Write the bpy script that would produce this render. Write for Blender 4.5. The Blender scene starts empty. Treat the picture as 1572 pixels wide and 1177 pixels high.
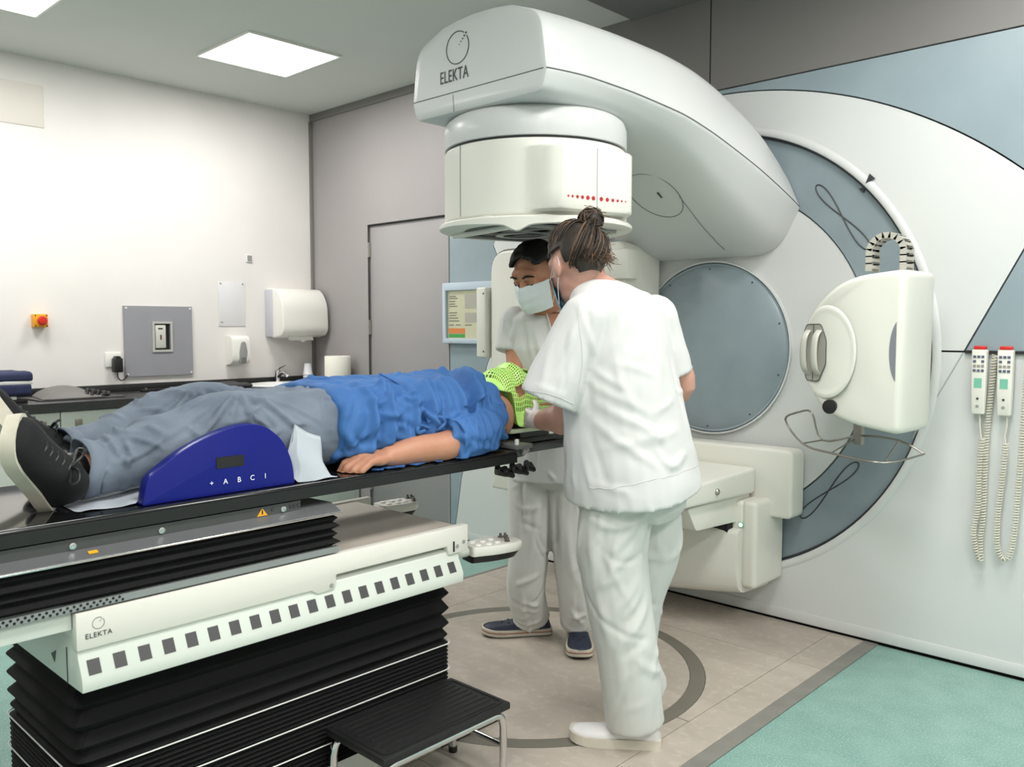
import bpy, bmesh, math, random
import numpy as np
from mathutils import Vector, Matrix
from mathutils.geometry import tessellate_polygon

random.seed(7)
rng = np.random.default_rng(7)
PI = math.pi
scene = bpy.context.scene
COL = scene.collection

# ------------------------------------------------------------------ camera
CAM_F, CAM_CX, CAM_CY, CAM_H = 1312.0, 786.0, 588.5, 1.34
PITCH = math.radians(3.859)
YAW = math.radians(43.48)
cam_d = bpy.data.cameras.new('camera')
cam = bpy.data.objects.new('camera', cam_d)
COL.objects.link(cam)
cam.location = (0, 0, CAM_H)
cam.rotation_euler = (PI / 2 - PITCH, 0, YAW)
cam_d.sensor_fit = 'HORIZONTAL'
cam_d.sensor_width = 36.0
cam_d.lens = 36.0 * CAM_F / 1572.0
cam_d.clip_start = 0.05
scene.camera = cam

# ------------------------------------------------------------------ world, exposure
world = bpy.data.worlds.new('world')
scene.world = world
world.use_nodes = True
world.node_tree.nodes['Background'].inputs[0].default_value = (0.8, 0.85, 0.9, 1)
world.node_tree.nodes['Background'].inputs[1].default_value = 0.05
scene.view_settings.view_transform = 'Standard'
scene.view_settings.look = 'None'
scene.view_settings.gamma = 1.0
scene.view_settings.exposure = 0.13
scene.view_settings.use_curve_mapping = False

CEIL = 2.878
PANEL_W = 0.56
PANEL_POWER = 19.0
# ceiling LED panels of the room, plus an unseen one added for light by the hand controls: (x, y, width in x, width in y)
PANELS = [(-4.43, 2.66), (-4.43, 1.25), (-4.43, -0.2), (-0.75, 2.66), (-0.75, 1.25), (-0.75, -0.2), (1.0, 2.66), (1.0, 1.25), (1.0, -0.2)]

# ------------------------------------------------------------------ helpers
F_V = Vector((-math.sin(YAW) * math.cos(PITCH), math.cos(YAW) * math.cos(PITCH), -math.sin(PITCH)))
R_V = Vector((math.cos(YAW), math.sin(YAW), 0))
U_V = R_V.cross(F_V)
FH = Vector((-math.sin(YAW), math.cos(YAW), 0))
def at(x, y, depth):
    """point of the room that lies `depth` metres in front of the photographer, for measuring joints"""
    return Vector((0, 0, CAM_H)) + (F_V + R_V * ((x - CAM_CX) / CAM_F) - U_V * ((y - CAM_CY) / CAM_F)) * depth

def lin(c):
    return tuple(((v / 255) / 12.92 if v <= 10.3 else ((v / 255 + 0.055) / 1.055) ** 2.4) for v in c)

MATS = {}
def mat(name, rgb, rough=0.5, metal=0.0, var=0.0, vscale=8.0, bump=0.0, bscale=200.0, coat=0.0, emit=0.0, trans=0.0, spec=0.5, rgb2=None, speck=None, sheen=0.0, sss=0.0, stretch=None, wave=None):
    if name in MATS: return MATS[name]
    m = bpy.data.materials.new(name); m.use_nodes = True
    nt = m.node_tree; N = nt.nodes; L = nt.links
    b = N['Principled BSDF']
    c = lin(rgb) + (1,)
    b.inputs['Base Color'].default_value = c
    b.inputs['Roughness'].default_value = rough
    b.inputs['Metallic'].default_value = metal
    b.inputs['Specular IOR Level'].default_value = spec
    b.inputs['Coat Weight'].default_value = coat
    b.inputs['Coat Roughness'].default_value = 0.08
    b.inputs['Transmission Weight'].default_value = trans
    b.inputs['Sheen Weight'].default_value = sheen
    if sss:
        b.inputs['Subsurface Weight'].default_value = sss
        b.inputs['Subsurface Radius'].default_value = (0.012, 0.005, 0.003)
        b.inputs['Subsurface Scale'].default_value = 1.0
    if emit:
        b.inputs['Emission Color'].default_value = c
        b.inputs['Emission Strength'].default_value = emit
    tc = N.new('ShaderNodeTexCoord'); mp = N.new('ShaderNodeMapping')
    L.new(tc.outputs['Object'], mp.inputs[0])
    if stretch: mp.inputs['Scale'].default_value = stretch
    if var or rgb2:
        nz = N.new('ShaderNodeTexNoise'); nz.inputs['Scale'].default_value = vscale; nz.inputs['Detail'].default_value = 4
        L.new(mp.outputs[0], nz.inputs['Vector'])
        rp = N.new('ShaderNodeValToRGB'); rp.color_ramp.elements[0].position = 0.3; rp.color_ramp.elements[1].position = 0.7
        if rgb2: c1, c2 = lin(rgb), lin(rgb2)
        else:
            c1 = tuple(v * (1 - var) for v in c[:3]); c2 = tuple(min(1, v * (1 + var)) for v in c[:3])
        rp.color_ramp.elements[0].color = c1 + (1,); rp.color_ramp.elements[1].color = c2 + (1,)
        L.new(nz.outputs[0], rp.inputs[0])
        out = rp.outputs[0]
        if speck:
            sscale, samt, srgb = speck
            n2 = N.new('ShaderNodeTexNoise'); n2.inputs['Scale'].default_value = sscale; n2.inputs['Detail'].default_value = 2
            L.new(tc.outputs['Object'], n2.inputs['Vector'])
            r2 = N.new('ShaderNodeValToRGB'); r2.color_ramp.elements[0].position = 0.52; r2.color_ramp.elements[1].position = 0.66
            r2.color_ramp.elements[0].color = (0, 0, 0, 1); r2.color_ramp.elements[1].color = (samt, samt, samt, 1)
            L.new(n2.outputs[0], r2.inputs[0])
            mx = N.new('ShaderNodeMixRGB'); L.new(r2.outputs[0], mx.inputs[0]); L.new(out, mx.inputs[1]); mx.inputs[2].default_value = lin(srgb) + (1,)
            out = mx.outputs[0]
        L.new(out, b.inputs['Base Color'])
    if bump:
        n3 = N.new('ShaderNodeTexNoise'); n3.inputs['Scale'].default_value = bscale; n3.inputs['Detail'].default_value = 3
        L.new(mp.outputs[0], n3.inputs['Vector'])
        bp = N.new('ShaderNodeBump'); bp.inputs['Strength'].default_value = bump; bp.inputs['Distance'].default_value = 0.002
        L.new(n3.outputs[0], bp.inputs['Height']); L.new(bp.outputs[0], b.inputs['Normal'])
    MATS[name] = m
    return m

ORG = {}
def thing(name, label, cat, loc=(0, 0, 0), group=None):
    o = bpy.data.objects.new(name, None); COL.objects.link(o)
    o.empty_display_size = 0.05
    o.location = loc; ORG[o] = Vector(loc)
    o['label'] = label; o['category'] = cat
    if group: o['group'] = group
    return o

def tag(o, label, cat, group=None):
    o['label'] = label; o['category'] = cat
    if group: o['group'] = group
    return o

def struct(o):
    o['kind'] = 'structure'
    return o

class MB:
    def __init__(s): s.v = []; s.f = []
    def add(s, vs, fs):
        n = len(s.v); s.v += [tuple(v) for v in vs]; s.f += [tuple(i + n for i in f) for f in fs]; return s
    def box(s, x0, x1, y0, y1, z0, z1):
        vs = [(x, y, z) for z in (z0, z1) for y in (y0, y1) for x in (x0, x1)]
        return s.add(vs, [(0, 2, 3, 1), (4, 5, 7, 6), (0, 1, 5, 4), (2, 6, 7, 3), (0, 4, 6, 2), (1, 3, 7, 5)])
    def obox(s, c, ax, ay, az):
        c = Vector(c); ax, ay, az = Vector(ax), Vector(ay), Vector(az)
        vs = [c + ax * i + ay * j + az * k for k in (-1, 1) for j in (-1, 1) for i in (-1, 1)]
        return s.add(vs, [(0, 2, 3, 1), (4, 5, 7, 6), (0, 1, 5, 4), (2, 6, 7, 3), (0, 4, 6, 2), (1, 3, 7, 5)])
    def prism(s, loops, plane, a0, a1):
        """loops: list of 2-D loops (outer first, then holes); plane 'xz' extrudes along y, 'yz' along x, 'xy' along z"""
        if loops and not hasattr(loops[0][0], '__len__'): loops = [loops]
        def p3(p, a):
            return {'xz': (p[0], a, p[1]), 'yz': (a, p[0], p[1]), 'xy': (p[0], p[1], a)}[plane]
        flat = [p for l in loops for p in l]
        tri = tessellate_polygon([[Vector((p[0], p[1], 0)) for p in l] for l in loops])
        n = len(flat)
        vs = [p3(p, a0) for p in flat] + [p3(p, a1) for p in flat]
        fs = [tuple(t) for t in tri] + [tuple(i + n for i in reversed(t)) for t in tri]
        k = 0
        for l in loops:
            m = len(l)
            for i in range(m):
                j = (i + 1) % m
                fs.append((k + i, k + j, k + j + n, k + i + n))
            k += m
        return s.add(vs, fs)
    def loft(s, rings, cap=True, closed=True):
        n = len(rings[0]); vs = [p for r in rings for p in r]; fs = []
        for i in range(len(rings) - 1):
            for j in range(n if closed else n - 1):
                k = (j + 1) % n
                fs.append((i * n + j, i * n + k, (i + 1) * n + k, (i + 1) * n + j))
        if cap:
            fs.append(tuple(range(n))[::-1]); fs.append(tuple((len(rings) - 1) * n + i for i in range(n)))
        return s.add(vs, fs)
    def tube(s, pts, r, n=8, cap=True, closed=False):
        pts = [Vector(p) for p in pts]; m = len(pts)
        rs = list(r) if hasattr(r, '__len__') else [r] * m
        rings = []; prev = None
        for i in range(m):
            if closed: t = pts[(i + 1) % m] - pts[i - 1]
            else: t = pts[min(i + 1, m - 1)] - pts[max(i - 1, 0)]
            if t.length < 1e-9: t = Vector((0, 0, 1))
            t.normalize()
            if prev is None:
                a = Vector((0, 0, 1)) if abs(t.z) < 0.9 else Vector((1, 0, 0))
                u = t.cross(a).normalized()
            else:
                u = prev - t * prev.dot(t)
                if u.length < 1e-6: u = t.orthogonal()
                u.normalize()
            prev = u; w = t.cross(u)
            rings.append([pts[i] + (u * math.cos(2 * PI * k / n) + w * math.sin(2 * PI * k / n)) * rs[i] for k in range(n)])
        if closed: rings.append(rings[0]); return s.loft(rings, cap=False)
        return s.loft(rings, cap=cap)
    def cyl(s, p0, p1, r0, r1=None, n=20):
        return s.tube([p0, p1], [r0, r0 if r1 is None else r1], n)
    def lathe(s, prof, c, axis='z', n=32, cap=True):
        """prof: list of (r, h)"""
        c = Vector(c); rings = []
        for r, h in prof:
            ring = []
            for k in range(n):
                a = 2 * PI * k / n; x, y = r * math.cos(a), r * math.sin(a)
                d = {'z': (x, y, h), 'y': (x, h, y), 'x': (h, x, y)}[axis]
                ring.append(c + Vector(d))
            rings.append(ring)
        return s.loft(rings, cap=cap)
    def mesh(s, bevel=0.0, seg=2, angle=35):
        me = bpy.data.meshes.new('m'); me.from_pydata([tuple(v) for v in s.v], [], s.f); me.update()
        bm = bmesh.new(); bm.from_mesh(me)
        bmesh.ops.recalc_face_normals(bm, faces=bm.faces)
        if bevel:
            bmesh.ops.dissolve_limit(bm, angle_limit=math.radians(1), verts=bm.verts, edges=bm.edges)
            es = [e for e in bm.edges if len(e.link_faces) == 2 and e.calc_face_angle(0) > math.radians(angle)]
            bmesh.ops.bevel(bm, geom=es, offset=bevel, segments=seg, affect='EDGES', clamp_overlap=True, profile=0.5)
        bm.to_mesh(me); bm.free()
        return me
    def build(s, name, m, parent=None, bevel=0.0, seg=2, smooth=40, label=None):
        return put(name, s.mesh(bevel, seg), m, parent, smooth, label)

def put(name, me, m, parent=None, smooth=40, label=None):
    o = bpy.data.objects.new(name, me); me.name = name
    COL.objects.link(o)
    if parent is not None:
        og = ORG.get(parent, Vector((0, 0, 0)))
        me.transform(Matrix.Translation(-og)); o.parent = parent; ORG[o] = og
    else: ORG[o] = Vector((0, 0, 0))
    if isinstance(m, (list, tuple)):
        for q in m: me.materials.append(q)
    else: me.materials.append(m)
    if smooth is not None:
        me.polygons.foreach_set('use_smooth', [True] * len(me.polygons))
        if smooth < 180: me.set_sharp_from_angle(angle=math.radians(smooth))
    if label: o['label'] = label
    return o

def copy_part(src, parent, delta=(0, 0, 0), mtx=None):
    c = src.copy(); COL.objects.link(c); c.parent = parent
    if mtx is not None: c.matrix_local = mtx
    else: c.location = Vector(src.location) + Vector(delta)
    return c

def arc(cx, cy, r, a0, a1, n):
    return [(cx + r * math.cos(math.radians(a0 + (a1 - a0) * i / n)), cy + r * math.sin(math.radians(a0 + (a1 - a0) * i / n))) for i in range(n + 1)]

def rpoly(pts, rad, n=4):
    """2-D polygon with rounded corners; rad a number or one per corner"""
    m = len(pts); out = []
    rad = rad if hasattr(rad, '__len__') else [rad] * m
    for i in range(m):
        p = Vector(pts[i]).to_2d(); a = Vector(pts[i - 1]).to_2d(); b = Vector(pts[(i + 1) % m]).to_2d()
        da, db = a - p, b - p
        t1 = min(rad[i], da.length * 0.48); t2 = min(rad[i], db.length * 0.48)
        if rad[i] <= 0: out.append((p.x, p.y)); continue
        q1 = p + da.normalized() * t1; q2 = p + db.normalized() * t2
        for k in range(n + 1):
            t = k / n; q = q1 * (1 - t) ** 2 + p * 2 * t * (1 - t) + q2 * t * t
            out.append((q.x, q.y))
    return out

def interp(tab, x):
    xs = [t[0] for t in tab]
    return [float(np.interp(x, xs, [t[k] for t in tab])) for k in range(1, len(tab[0]))]

def smoothcurve(pts, n=8, closed=False):
    """Catmull-Rom through 3-D points"""
    P = [Vector(p) for p in pts]; m = len(P); out = []
    rngi = range(m if closed else m - 1)
    for i in rngi:
        if closed: p0, p1, p2, p3 = P[i - 1], P[i], P[(i + 1) % m], P[(i + 2) % m]
        else: p0, p1, p2, p3 = P[max(i - 1, 0)], P[i], P[i + 1], P[min(i + 2, m - 1)]
        for k in range(n):
            t = k / n
            out.append(0.5 * ((2 * p1) + (p2 - p0) * t + (2 * p0 - 5 * p1 + 4 * p2 - p3) * t * t + (3 * p1 - p0 - 3 * p2 + p3) * t ** 3))
    if not closed: out.append(P[-1])
    return out

def text_mesh(txt, size, mtx, depth=0.0006, spacing=1.0, offset=0.0):
    cu = bpy.data.curves.new('t', 'FONT'); cu.body = txt; cu.size = size; cu.extrude = depth
    cu.align_x = 'CENTER'; cu.align_y = 'CENTER'; cu.space_character = spacing; cu.offset = offset; cu.resolution_u = 3
    ob = bpy.data.objects.new('t', cu); COL.objects.link(ob)
    dg = bpy.context.evaluated_depsgraph_get()
    me = bpy.data.meshes.new_from_object(ob.evaluated_get(dg))
    bpy.data.objects.remove(ob); bpy.data.curves.remove(cu)
    me.transform(mtx)
    return me

def frame(o, xa, ya):
    xa = Vector(xa).normalized(); ya = Vector(ya); ya = (ya - xa * ya.dot(xa)).normalized(); za = xa.cross(ya)
    m = Matrix((xa, ya, za)).transposed().to_4x4(); m.translation = Vector(o)
    return m

# ---- continuous bodies: capsules and lofts fused by a voxel remesh
def ering(c, u, v, n=24, p=2.0):
    c, u, v = Vector(c), Vector(u), Vector(v); out = []
    for k in range(n):
        a = 2 * PI * k / n; ca, sa = math.cos(a), math.sin(a)
        x = math.copysign(abs(ca) ** (2 / p), ca); y = math.copysign(abs(sa) ** (2 / p), sa)
        out.append(c + u * x + v * y)
    return out

def limb(mb, pts, rs, n=14, sub=4, ends=(1, 1)):
    """tapering limb with round ends through joints"""
    P = smoothcurve(pts, sub) if len(pts) > 2 else [Vector(p) for p in pts]
    R = list(np.interp(np.linspace(0, len(pts) - 1, len(P)), range(len(pts)), rs))
    t0 = (P[0] - P[1]).normalized(); t1 = (P[-1] - P[-2]).normalized()
    if ends[0]:
        pre = [(P[0] + t0 * R[0] * math.sin(a), R[0] * math.cos(a)) for a in (1.45, 1.1, 0.7, 0.35)]
        P = [p for p, _ in pre] + P; R = [r for _, r in pre] + R
    if ends[1]:
        post = [(P[-1] + t1 * R[-1] * math.sin(a), R[-1] * math.cos(a)) for a in (0.35, 0.7, 1.1, 1.45)]
        P = P + [p for p, _ in post]; R = R + [r for _, r in post]
    return mb.tube(P, R, n)

def ball(mb, c, rx, ry=None, rz=None, M=None, n=18):
    ry = rx if ry is None else ry; rz = rx if rz is None else rz
    M = M or Matrix.Identity(3); c = Vector(c); rings = []
    for i in range(1, n // 2 + 3):
        a = -PI / 2 + PI * i / (n // 2 + 3)
        rings.append([c + M @ Vector((rx * math.cos(a) * math.cos(2 * PI * k / n), ry * math.cos(a) * math.sin(2 * PI * k / n), rz * math.sin(a))) for k in range(n)])
    return mb.loft(rings)

def fuse(mb, voxel, smooth=3, factor=0.5):
    me = bpy.data.meshes.new('f'); me.from_pydata([tuple(v) for v in mb.v], [], mb.f); me.update()
    bm = bmesh.new(); bm.from_mesh(me); bmesh.ops.recalc_face_normals(bm, faces=bm.faces); bm.to_mesh(me); bm.free()
    ob = bpy.data.objects.new('f', me); COL.objects.link(ob)
    r = ob.modifiers.new('r', 'REMESH'); r.mode = 'VOXEL'; r.voxel_size = voxel; r.use_smooth_shade = True
    if smooth:
        sm = ob.modifiers.new('s', 'SMOOTH'); sm.factor = factor; sm.iterations = smooth
    dg = bpy.context.evaluated_depsgraph_get()
    out = bpy.data.meshes.new_from_object(ob.evaluated_get(dg))
    bpy.data.objects.remove(ob); bpy.data.meshes.remove(me)
    return out

def vco(me):
    a = np.empty(len(me.vertices) * 3); me.vertices.foreach_get('co', a); return a.reshape(-1, 3)
def vno(me):
    a = np.empty(len(me.vertices) * 3); me.vertices.foreach_get('normal', a); return a.reshape(-1, 3)
def displace(me, fn):
    me.update()
    P = vco(me); Nn = vno(me)
    P = P + Nn * fn(P, Nn)[:, None]
    me.vertices.foreach_set('co', P.ravel()); me.update()

def waves(P, freq, seed, n=7, aniso=(1, 1, 1)):
    g = np.random.default_rng(seed); Q = P * np.array(aniso); out = np.zeros(len(P))
    warp = np.stack([np.sin(Q @ g.normal(size=3) * freq * 0.45 + g.uniform(0, 6)) for _ in range(3)], 1) * (0.9 / freq)
    Q = Q + warp
    for _ in range(n):
        d = g.normal(size=3); d /= np.linalg.norm(d)
        out += np.sin(Q @ d * freq * g.uniform(0.7, 1.4) + g.uniform(0, 6.28))
    return out / math.sqrt(n)

def folds(P, segs):
    """ridges/creases along 3-D segments: (p0, p1, width, height)"""
    out = np.zeros(len(P))
    for p0, p1, w, h in segs:
        a = np.array(p0); b = np.array(p1); d = b - a; L2 = d @ d
        t = np.clip(((P - a) @ d) / L2, 0, 1)
        dist = np.linalg.norm(P - a - t[:, None] * d, axis=1)
        tap = np.sin(np.clip(t, 0.06, 0.94) * PI) ** 0.6
        out += h * tap * np.exp(-(dist / w) ** 2)
    return out

def _snap(bv, q):
    r = bv.find_nearest(Vector(q)); return r[0], r[1]

def crease(me, segs, rand=None, seed=1, base=None):
    """cloth creases that run over the surface: segs are straight guides (p0, p1, width, height) laid on it;
    rand = (count, direction function, (len0, len1), (w0, w1), (h0, h1), keep function) adds wandering ones"""
    from mathutils.bvhtree import BVHTree
    me.update(); P = vco(me); Nn = vno(me)
    bv = BVHTree.FromPolygons([v.co for v in me.vertices], [tuple(q.vertices) for q in me.polygons])
    lines = []
    for p0, p1, w, h in segs:
        a, b = Vector(p0), Vector(p1)
        lines.append(([_snap(bv, a.lerp(b, i / 9))[0] for i in range(10)], w, h))
    if rand:
        cnt, dfn, ln, wr, hr, keep = rand; g = np.random.default_rng(seed); tries = 0; made = 0
        while made < cnt and tries < cnt * 20:
            tries += 1; k = int(g.integers(len(P)))
            if keep is not None and not keep(P[k]): continue
            p = Vector(P[k]); d = Vector(dfn(P[k], g)).normalized(); L = g.uniform(*ln); n = max(4, int(L / .014)); pts = []; bend = g.normal() * .10
            for i in range(n):
                q, nn = _snap(bv, p); pts.append(q); d = (d - nn * d.dot(nn))
                if d.length < 1e-3: break
                d.normalize(); d = (d + nn.cross(d) * bend).normalized(); p = q + d * .014
            if len(pts) < 4: continue
            lines.append((pts, g.uniform(*wr), g.uniform(*hr) * (1 if g.random() < .72 else -.8))); made += 1
    disp = np.zeros(len(P))
    for pts, w, h in lines:
        A = np.array(pts); lo = A.min(0) - 5 * w; hi = A.max(0) + 5 * w
        idx = np.nonzero(np.all((P > lo) & (P < hi), axis=1))[0]
        if not len(idx): continue
        Q = P[idx]; best = np.full(len(idx), 9.); bt = np.zeros(len(idx)); m = len(A) - 1
        for i in range(m):
            d = A[i + 1] - A[i]; L2 = max(1e-12, d @ d); t = np.clip(((Q - A[i]) @ d) / L2, 0, 1)
            ds = np.linalg.norm(Q - A[i] - t[:, None] * d, axis=1); mk = ds < best; best[mk] = ds[mk]; bt[mk] = (i + t[mk]) / m
        tap = np.sin(np.clip(bt, .02, .98) * PI) ** .7
        disp[idx] += h * tap * (1.3 * np.exp(-(best / w) ** 2) - .5 * np.exp(-(best / (2.3 * w)) ** 2))
    if base is not None: disp += base(P)
    me.vertices.foreach_set('co', (P + Nn * disp[:, None]).ravel()); me.update()
# ------------------------------------------------------------------ materials
M_wall_white = mat('white_wall_paint', (232, 228, 225), 0.6, var=0.02, vscale=3, bump=0.08, bscale=90)
M_wall_grey = mat('grey_wall_laminate', (158, 153, 153), 0.45, var=0.03, vscale=2)
M_wall_dark = mat('dark_grey_wall_panel', (122, 119, 117), 0.5, var=0.03, vscale=2)
M_ceiling = mat('ceiling_paint', (214, 216, 212), 0.8, var=0.02, vscale=2)
M_ceil_dark = mat('dark_ceiling_paint', (120, 120, 118), 0.8, var=0.02)
M_door = mat('door_laminate', (156, 152, 153), 0.42, var=0.02, vscale=2)
M_teal = mat('teal_vinyl', (118, 156, 148), 0.38, rgb2=(134, 170, 161), vscale=9, speck=(160, 0.55, (178, 205, 195)), bump=0.05, bscale=60)
M_lino = mat('grey_lino', (168, 158, 147), 0.42, rgb2=(184, 174, 163), vscale=2.2, speck=(26, 0.35, (200, 192, 182)), stretch=(1, 4, 1))
M_lino_dark = mat('dark_floor_ring', (112, 108, 98), 0.4, var=0.06)
M_gap = mat('black_gap', (22, 22, 22), 0.7)
M_strip = mat('grey_floor_trim', (128, 126, 120), 0.5, var=0.1, vscale=12)
M_black_stone = mat('black_worktop', (44, 44, 44), 0.3, var=0.15, vscale=60)
M_cab = mat('cabinet_laminate', (205, 208, 200), 0.45, var=0.02)
M_steel = mat('brushed_steel', (185, 182, 176), 0.3, metal=1.0)
M_chrome = mat('chrome', (215, 215, 215), 0.12, metal=1.0)
M_darkmetal = mat('dark_metal', (60, 60, 60), 0.4, metal=0.6)
M_white_pl = mat('white_plastic', (236, 234, 228), 0.32, var=0.01)
M_grey_pl = mat('grey_plastic', (150, 150, 150), 0.4)
M_pale_pl = mat('pale_grey_plastic', (196, 196, 204), 0.4)  # even pale grey for the towel dispenser back shell
M_black_pl = mat('black_plastic', (24, 24, 25), 0.4)
M_ceramic = mat('white_ceramic', (240, 240, 238), 0.12, coat=0.5)
M_panel_grey = mat('grey_panel', (150, 150, 156), 0.5, var=0.02)
M_clear = mat('clear_acrylic', (226, 224, 226), 0.15, trans=0.0, var=0.01)
M_yellow = mat('yellow_plastic', (240, 165, 20), 0.4)
M_red = mat('red_plastic', (205, 40, 30), 0.35)
M_led = mat('led_panel', (255, 250, 242), 0.5, emit=6.0)

# ------------------------------------------------------------------ room shell
X0, X1, Y0, W = -5.461, 2.2, -2.4, 3.615
floor = struct(MB().box(X0 - .1, X1 + .1, Y0 - .1, W + .35, -0.06, 0.0).build('floor', M_teal))
# grey lino over the couch pit: panels with open joints over a dark bed
TC = (-2.232, 2.45)
bed = MB().box(-3.25, -1.30, 0.95, W - .005, 0.0, 0.0006).build('floor_bed', M_gap, floor)
def circ2(r, n=72, c=TC): return arc(c[0], c[1], r, 0, 360 * (n - 1) / n, n - 1)
tz = 0.004
MB().box(-3.968, X1, W - .003, W + .054, 0.0, 0.0008).build('floor_gap', M_gap, floor)
G = 0.0025
MB().prism([circ2(0.628 - .001)], 'xy', 0.0006, tz).build('turntable_panel', M_lino, floor)
MB().prism([circ2(0.685), circ2(0.629)], 'xy', 0.0006, tz).build('turntable_ring', M_lino_dark, floor)
# square around the turntable, cut along its axes into four corner panels
xa, xb, ya, yb = -2.965, -1.50, 1.66, 3.19
def corner(px, py, qx, qy, a0, a1):
    pts = [(qx, py)] if False else []
    return pts
ro = 0.687
def quad_panel(x_out, y_out, a0, a1, name):
    # region between the circle arc a0..a1 and the outer corner
    arcp = arc(TC[0], TC[1], ro, a0, a1, 20)
    s = arcp[0]; e = arcp[-1]
    if abs(math.cos(math.radians(a0))) > 0.9: poly = arcp + [(e[0], y_out), (x_out, y_out), (x_out, s[1])]
    else: poly = arcp + [(x_out, e[1]), (x_out, y_out), (s[0], y_out)]
    MB().prism([poly], 'xy', 0.0006, tz).build(name, M_lino, floor)
quad_panel(xb, yb, 0.2, 89.8, 'floor_panel')
quad_panel(xa, yb, 90.2, 179.8, 'floor_panel')
quad_panel(xa, ya, 180.2, 269.8, 'floor_panel')
quad_panel(xb, ya, 270.2, 359.8, 'floor_panel')
for bx in [(xb + G, -1.36, 0.96, yb), (-3.24, xa - G, 0.96, yb), (xa, xb, 0.96, ya - G), (-3.24, -2.24, yb + G, W - .006), (-2.237, xb, yb + G, W - .006), (xb + G, -1.36, yb + G, W - .006)]:
    MB().box(bx[0], bx[1], bx[2], bx[3], 0.0006, tz).build('floor_panel', M_lino, floor)
MB().box(-1.358, -1.30, 0.95, W - .006, 0.0006, tz + .001).build('floor_trim_strip', M_strip, floor)
MB().box(-3.262, -3.242, 0.95, W - .006, 0.0006, tz + .001).build('floor_trim_strip', M_strip, floor)

ceiling = struct(MB().box(X0 - .1, X1 + .1, Y0 - .1, W + .35, CEIL, CEIL + .1).build('ceiling', M_ceiling))
MB().box(-2.585, 1.6, 2.98, W - .002, CEIL - .012, CEIL - .0005).build('ceiling_bulkhead_panel', M_ceil_dark, ceiling)
wl = struct(MB().box(X0 - .12, X0, Y0 - .1, W + .35, 0, CEIL).build('wall_left', M_wall_white))
struct(MB().box(X0, X1 + .1, Y0 - .12, Y0, 0, CEIL).build('wall_front', M_wall_white))
struct(MB().box(X1, X1 + .12, Y0, W + .35, 0, CEIL).build('wall_right', M_wall_white))
# back wall: grey laminate left of the machine, dark panels above it
wb = struct(MB().prism([[(X0, 0), (-4.79, 0), (-4.79, 2.03), (-3.985, 2.03), (-3.985, 0), (-3.97, 0), (-3.97, 2.437), (X1, 2.437), (X1, CEIL), (X0, CEIL)]], 'xz', W, W + .12).build('wall_back', M_wall_grey))
MB().box(X0, X1, W + .24, W + .34, 0, CEIL).build('rear_cladding', M_wall_dark, wb)
for x0, x1 in ((-3.967, -2.146), (-2.14, 0.0), (0.006, X1)):
    MB().box(x0, x1, W - .006, W + .0005, 2.437, CEIL - .013 if x0 > -2.7 else CEIL - .0005).build('wall_panel', M_wall_dark, wb)
MB().box(-2.1465, -2.1395, W - .0062, W - .0052, 2.437, CEIL - .013).build('panel_joint', M_gap, wb)
struct(MB().box(X0 + .001, -3.97, W - .014, W - .0005, CEIL - .05, CEIL - .0005).build('trim_1', M_wall_dark))
struct(MB().box(X0 + .0005, X0 + .022, W - .022, W - .0005, 0.97, CEIL - .051).build('trim_2', M_wall_dark))
# door
door = struct(MB().box(-4.783, -3.992, W + .012, W + .055, 0.006, 2.022).build('door_1', M_door, bevel=0.003))
MB().box(-4.79, -3.985, W + .056, W + .06, 0.0, 2.03).build('door_backing', M_gap, door)
for z in (1.86, 1.33, 0.75, 0.25):
    b = MB().box(-4.797, -4.772, W - .004, W + .011, z - .05, z + .05)
    b.cyl((-4.785, W - .005, z - .05), (-4.785, W - .005, z + .05), .006, n=10)
    b.build('hinge', M_steel, door)
h = MB(); h.lathe([(0, -.008), (.024, -.008), (.024, 0), (0, 0)], (-4.07, W + .012, 1.05), 'y', 20)
h.tube([(-4.07, W + .006, 1.05), (-4.07, W - .045, 1.05), (-4.085, W - .052, 1.05), (-4.20, W - .052, 1.05)], .009, 10)
h.build('door_handle', M_steel, door)
h = MB(); h.box(-4.79, -4.783, W - .003, W + .0, 0.0, 2.03).box(-4.79, -3.985, W - .003, W, 2.022, 2.03)
h.build('door_frame_gap', M_gap, door)

# ------------------------------------------------------------------ ceiling lamps
for i, (x, y) in enumerate(PANELS):
    lab = {0: 'square white LED ceiling panel nearest the corner by the grey door', 1: 'square white LED ceiling panel above the navy bag and mat', 2: 'square white LED ceiling panel above the entrance end of the worktop', 3: 'added unseen square white LED ceiling panel in front of the two hand controls', 4: 'square white LED ceiling panel over the open floor beside the step stool', 5: 'square white LED ceiling panel over the rear of the open floor', 6: 'square white LED ceiling panel by the right wall next to the machine cover', 7: 'square white LED ceiling panel midway along the right wall', 8: 'square white LED ceiling panel at the rear of the right wall'}[i]
    t = thing('ceiling_light', lab, 'ceiling light', (x, y, CEIL), 'LED panels in the ceiling')
    hw = PANEL_W / 2
    MB().prism([[(x - hw - .012, y - hw - .012), (x + hw + .012, y - hw - .012), (x + hw + .012, y + hw + .012), (x - hw - .012, y + hw + .012)], [(x - hw, y - hw), (x + hw, y - hw), (x + hw, y + hw), (x - hw, y + hw)]], 'xy', CEIL - .011, CEIL - .0005).build('lamp_frame', M_white_pl, t)
    MB().box(x - hw + .001, x + hw - .001, y - hw + .001, y + hw - .001, CEIL - .009, CEIL - .004).build('diffuser', M_led, t)
    ld = bpy.data.lights.new('panel_light', 'AREA'); ld.shape = 'SQUARE'; ld.size = PANEL_W; ld.energy = PANEL_POWER; ld.color = (1.0, 0.985, 0.965)
    lo = bpy.data.objects.new('panel_light', ld); COL.objects.link(lo); lo.parent = t; lo.location = (0, 0, -.013)

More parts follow.
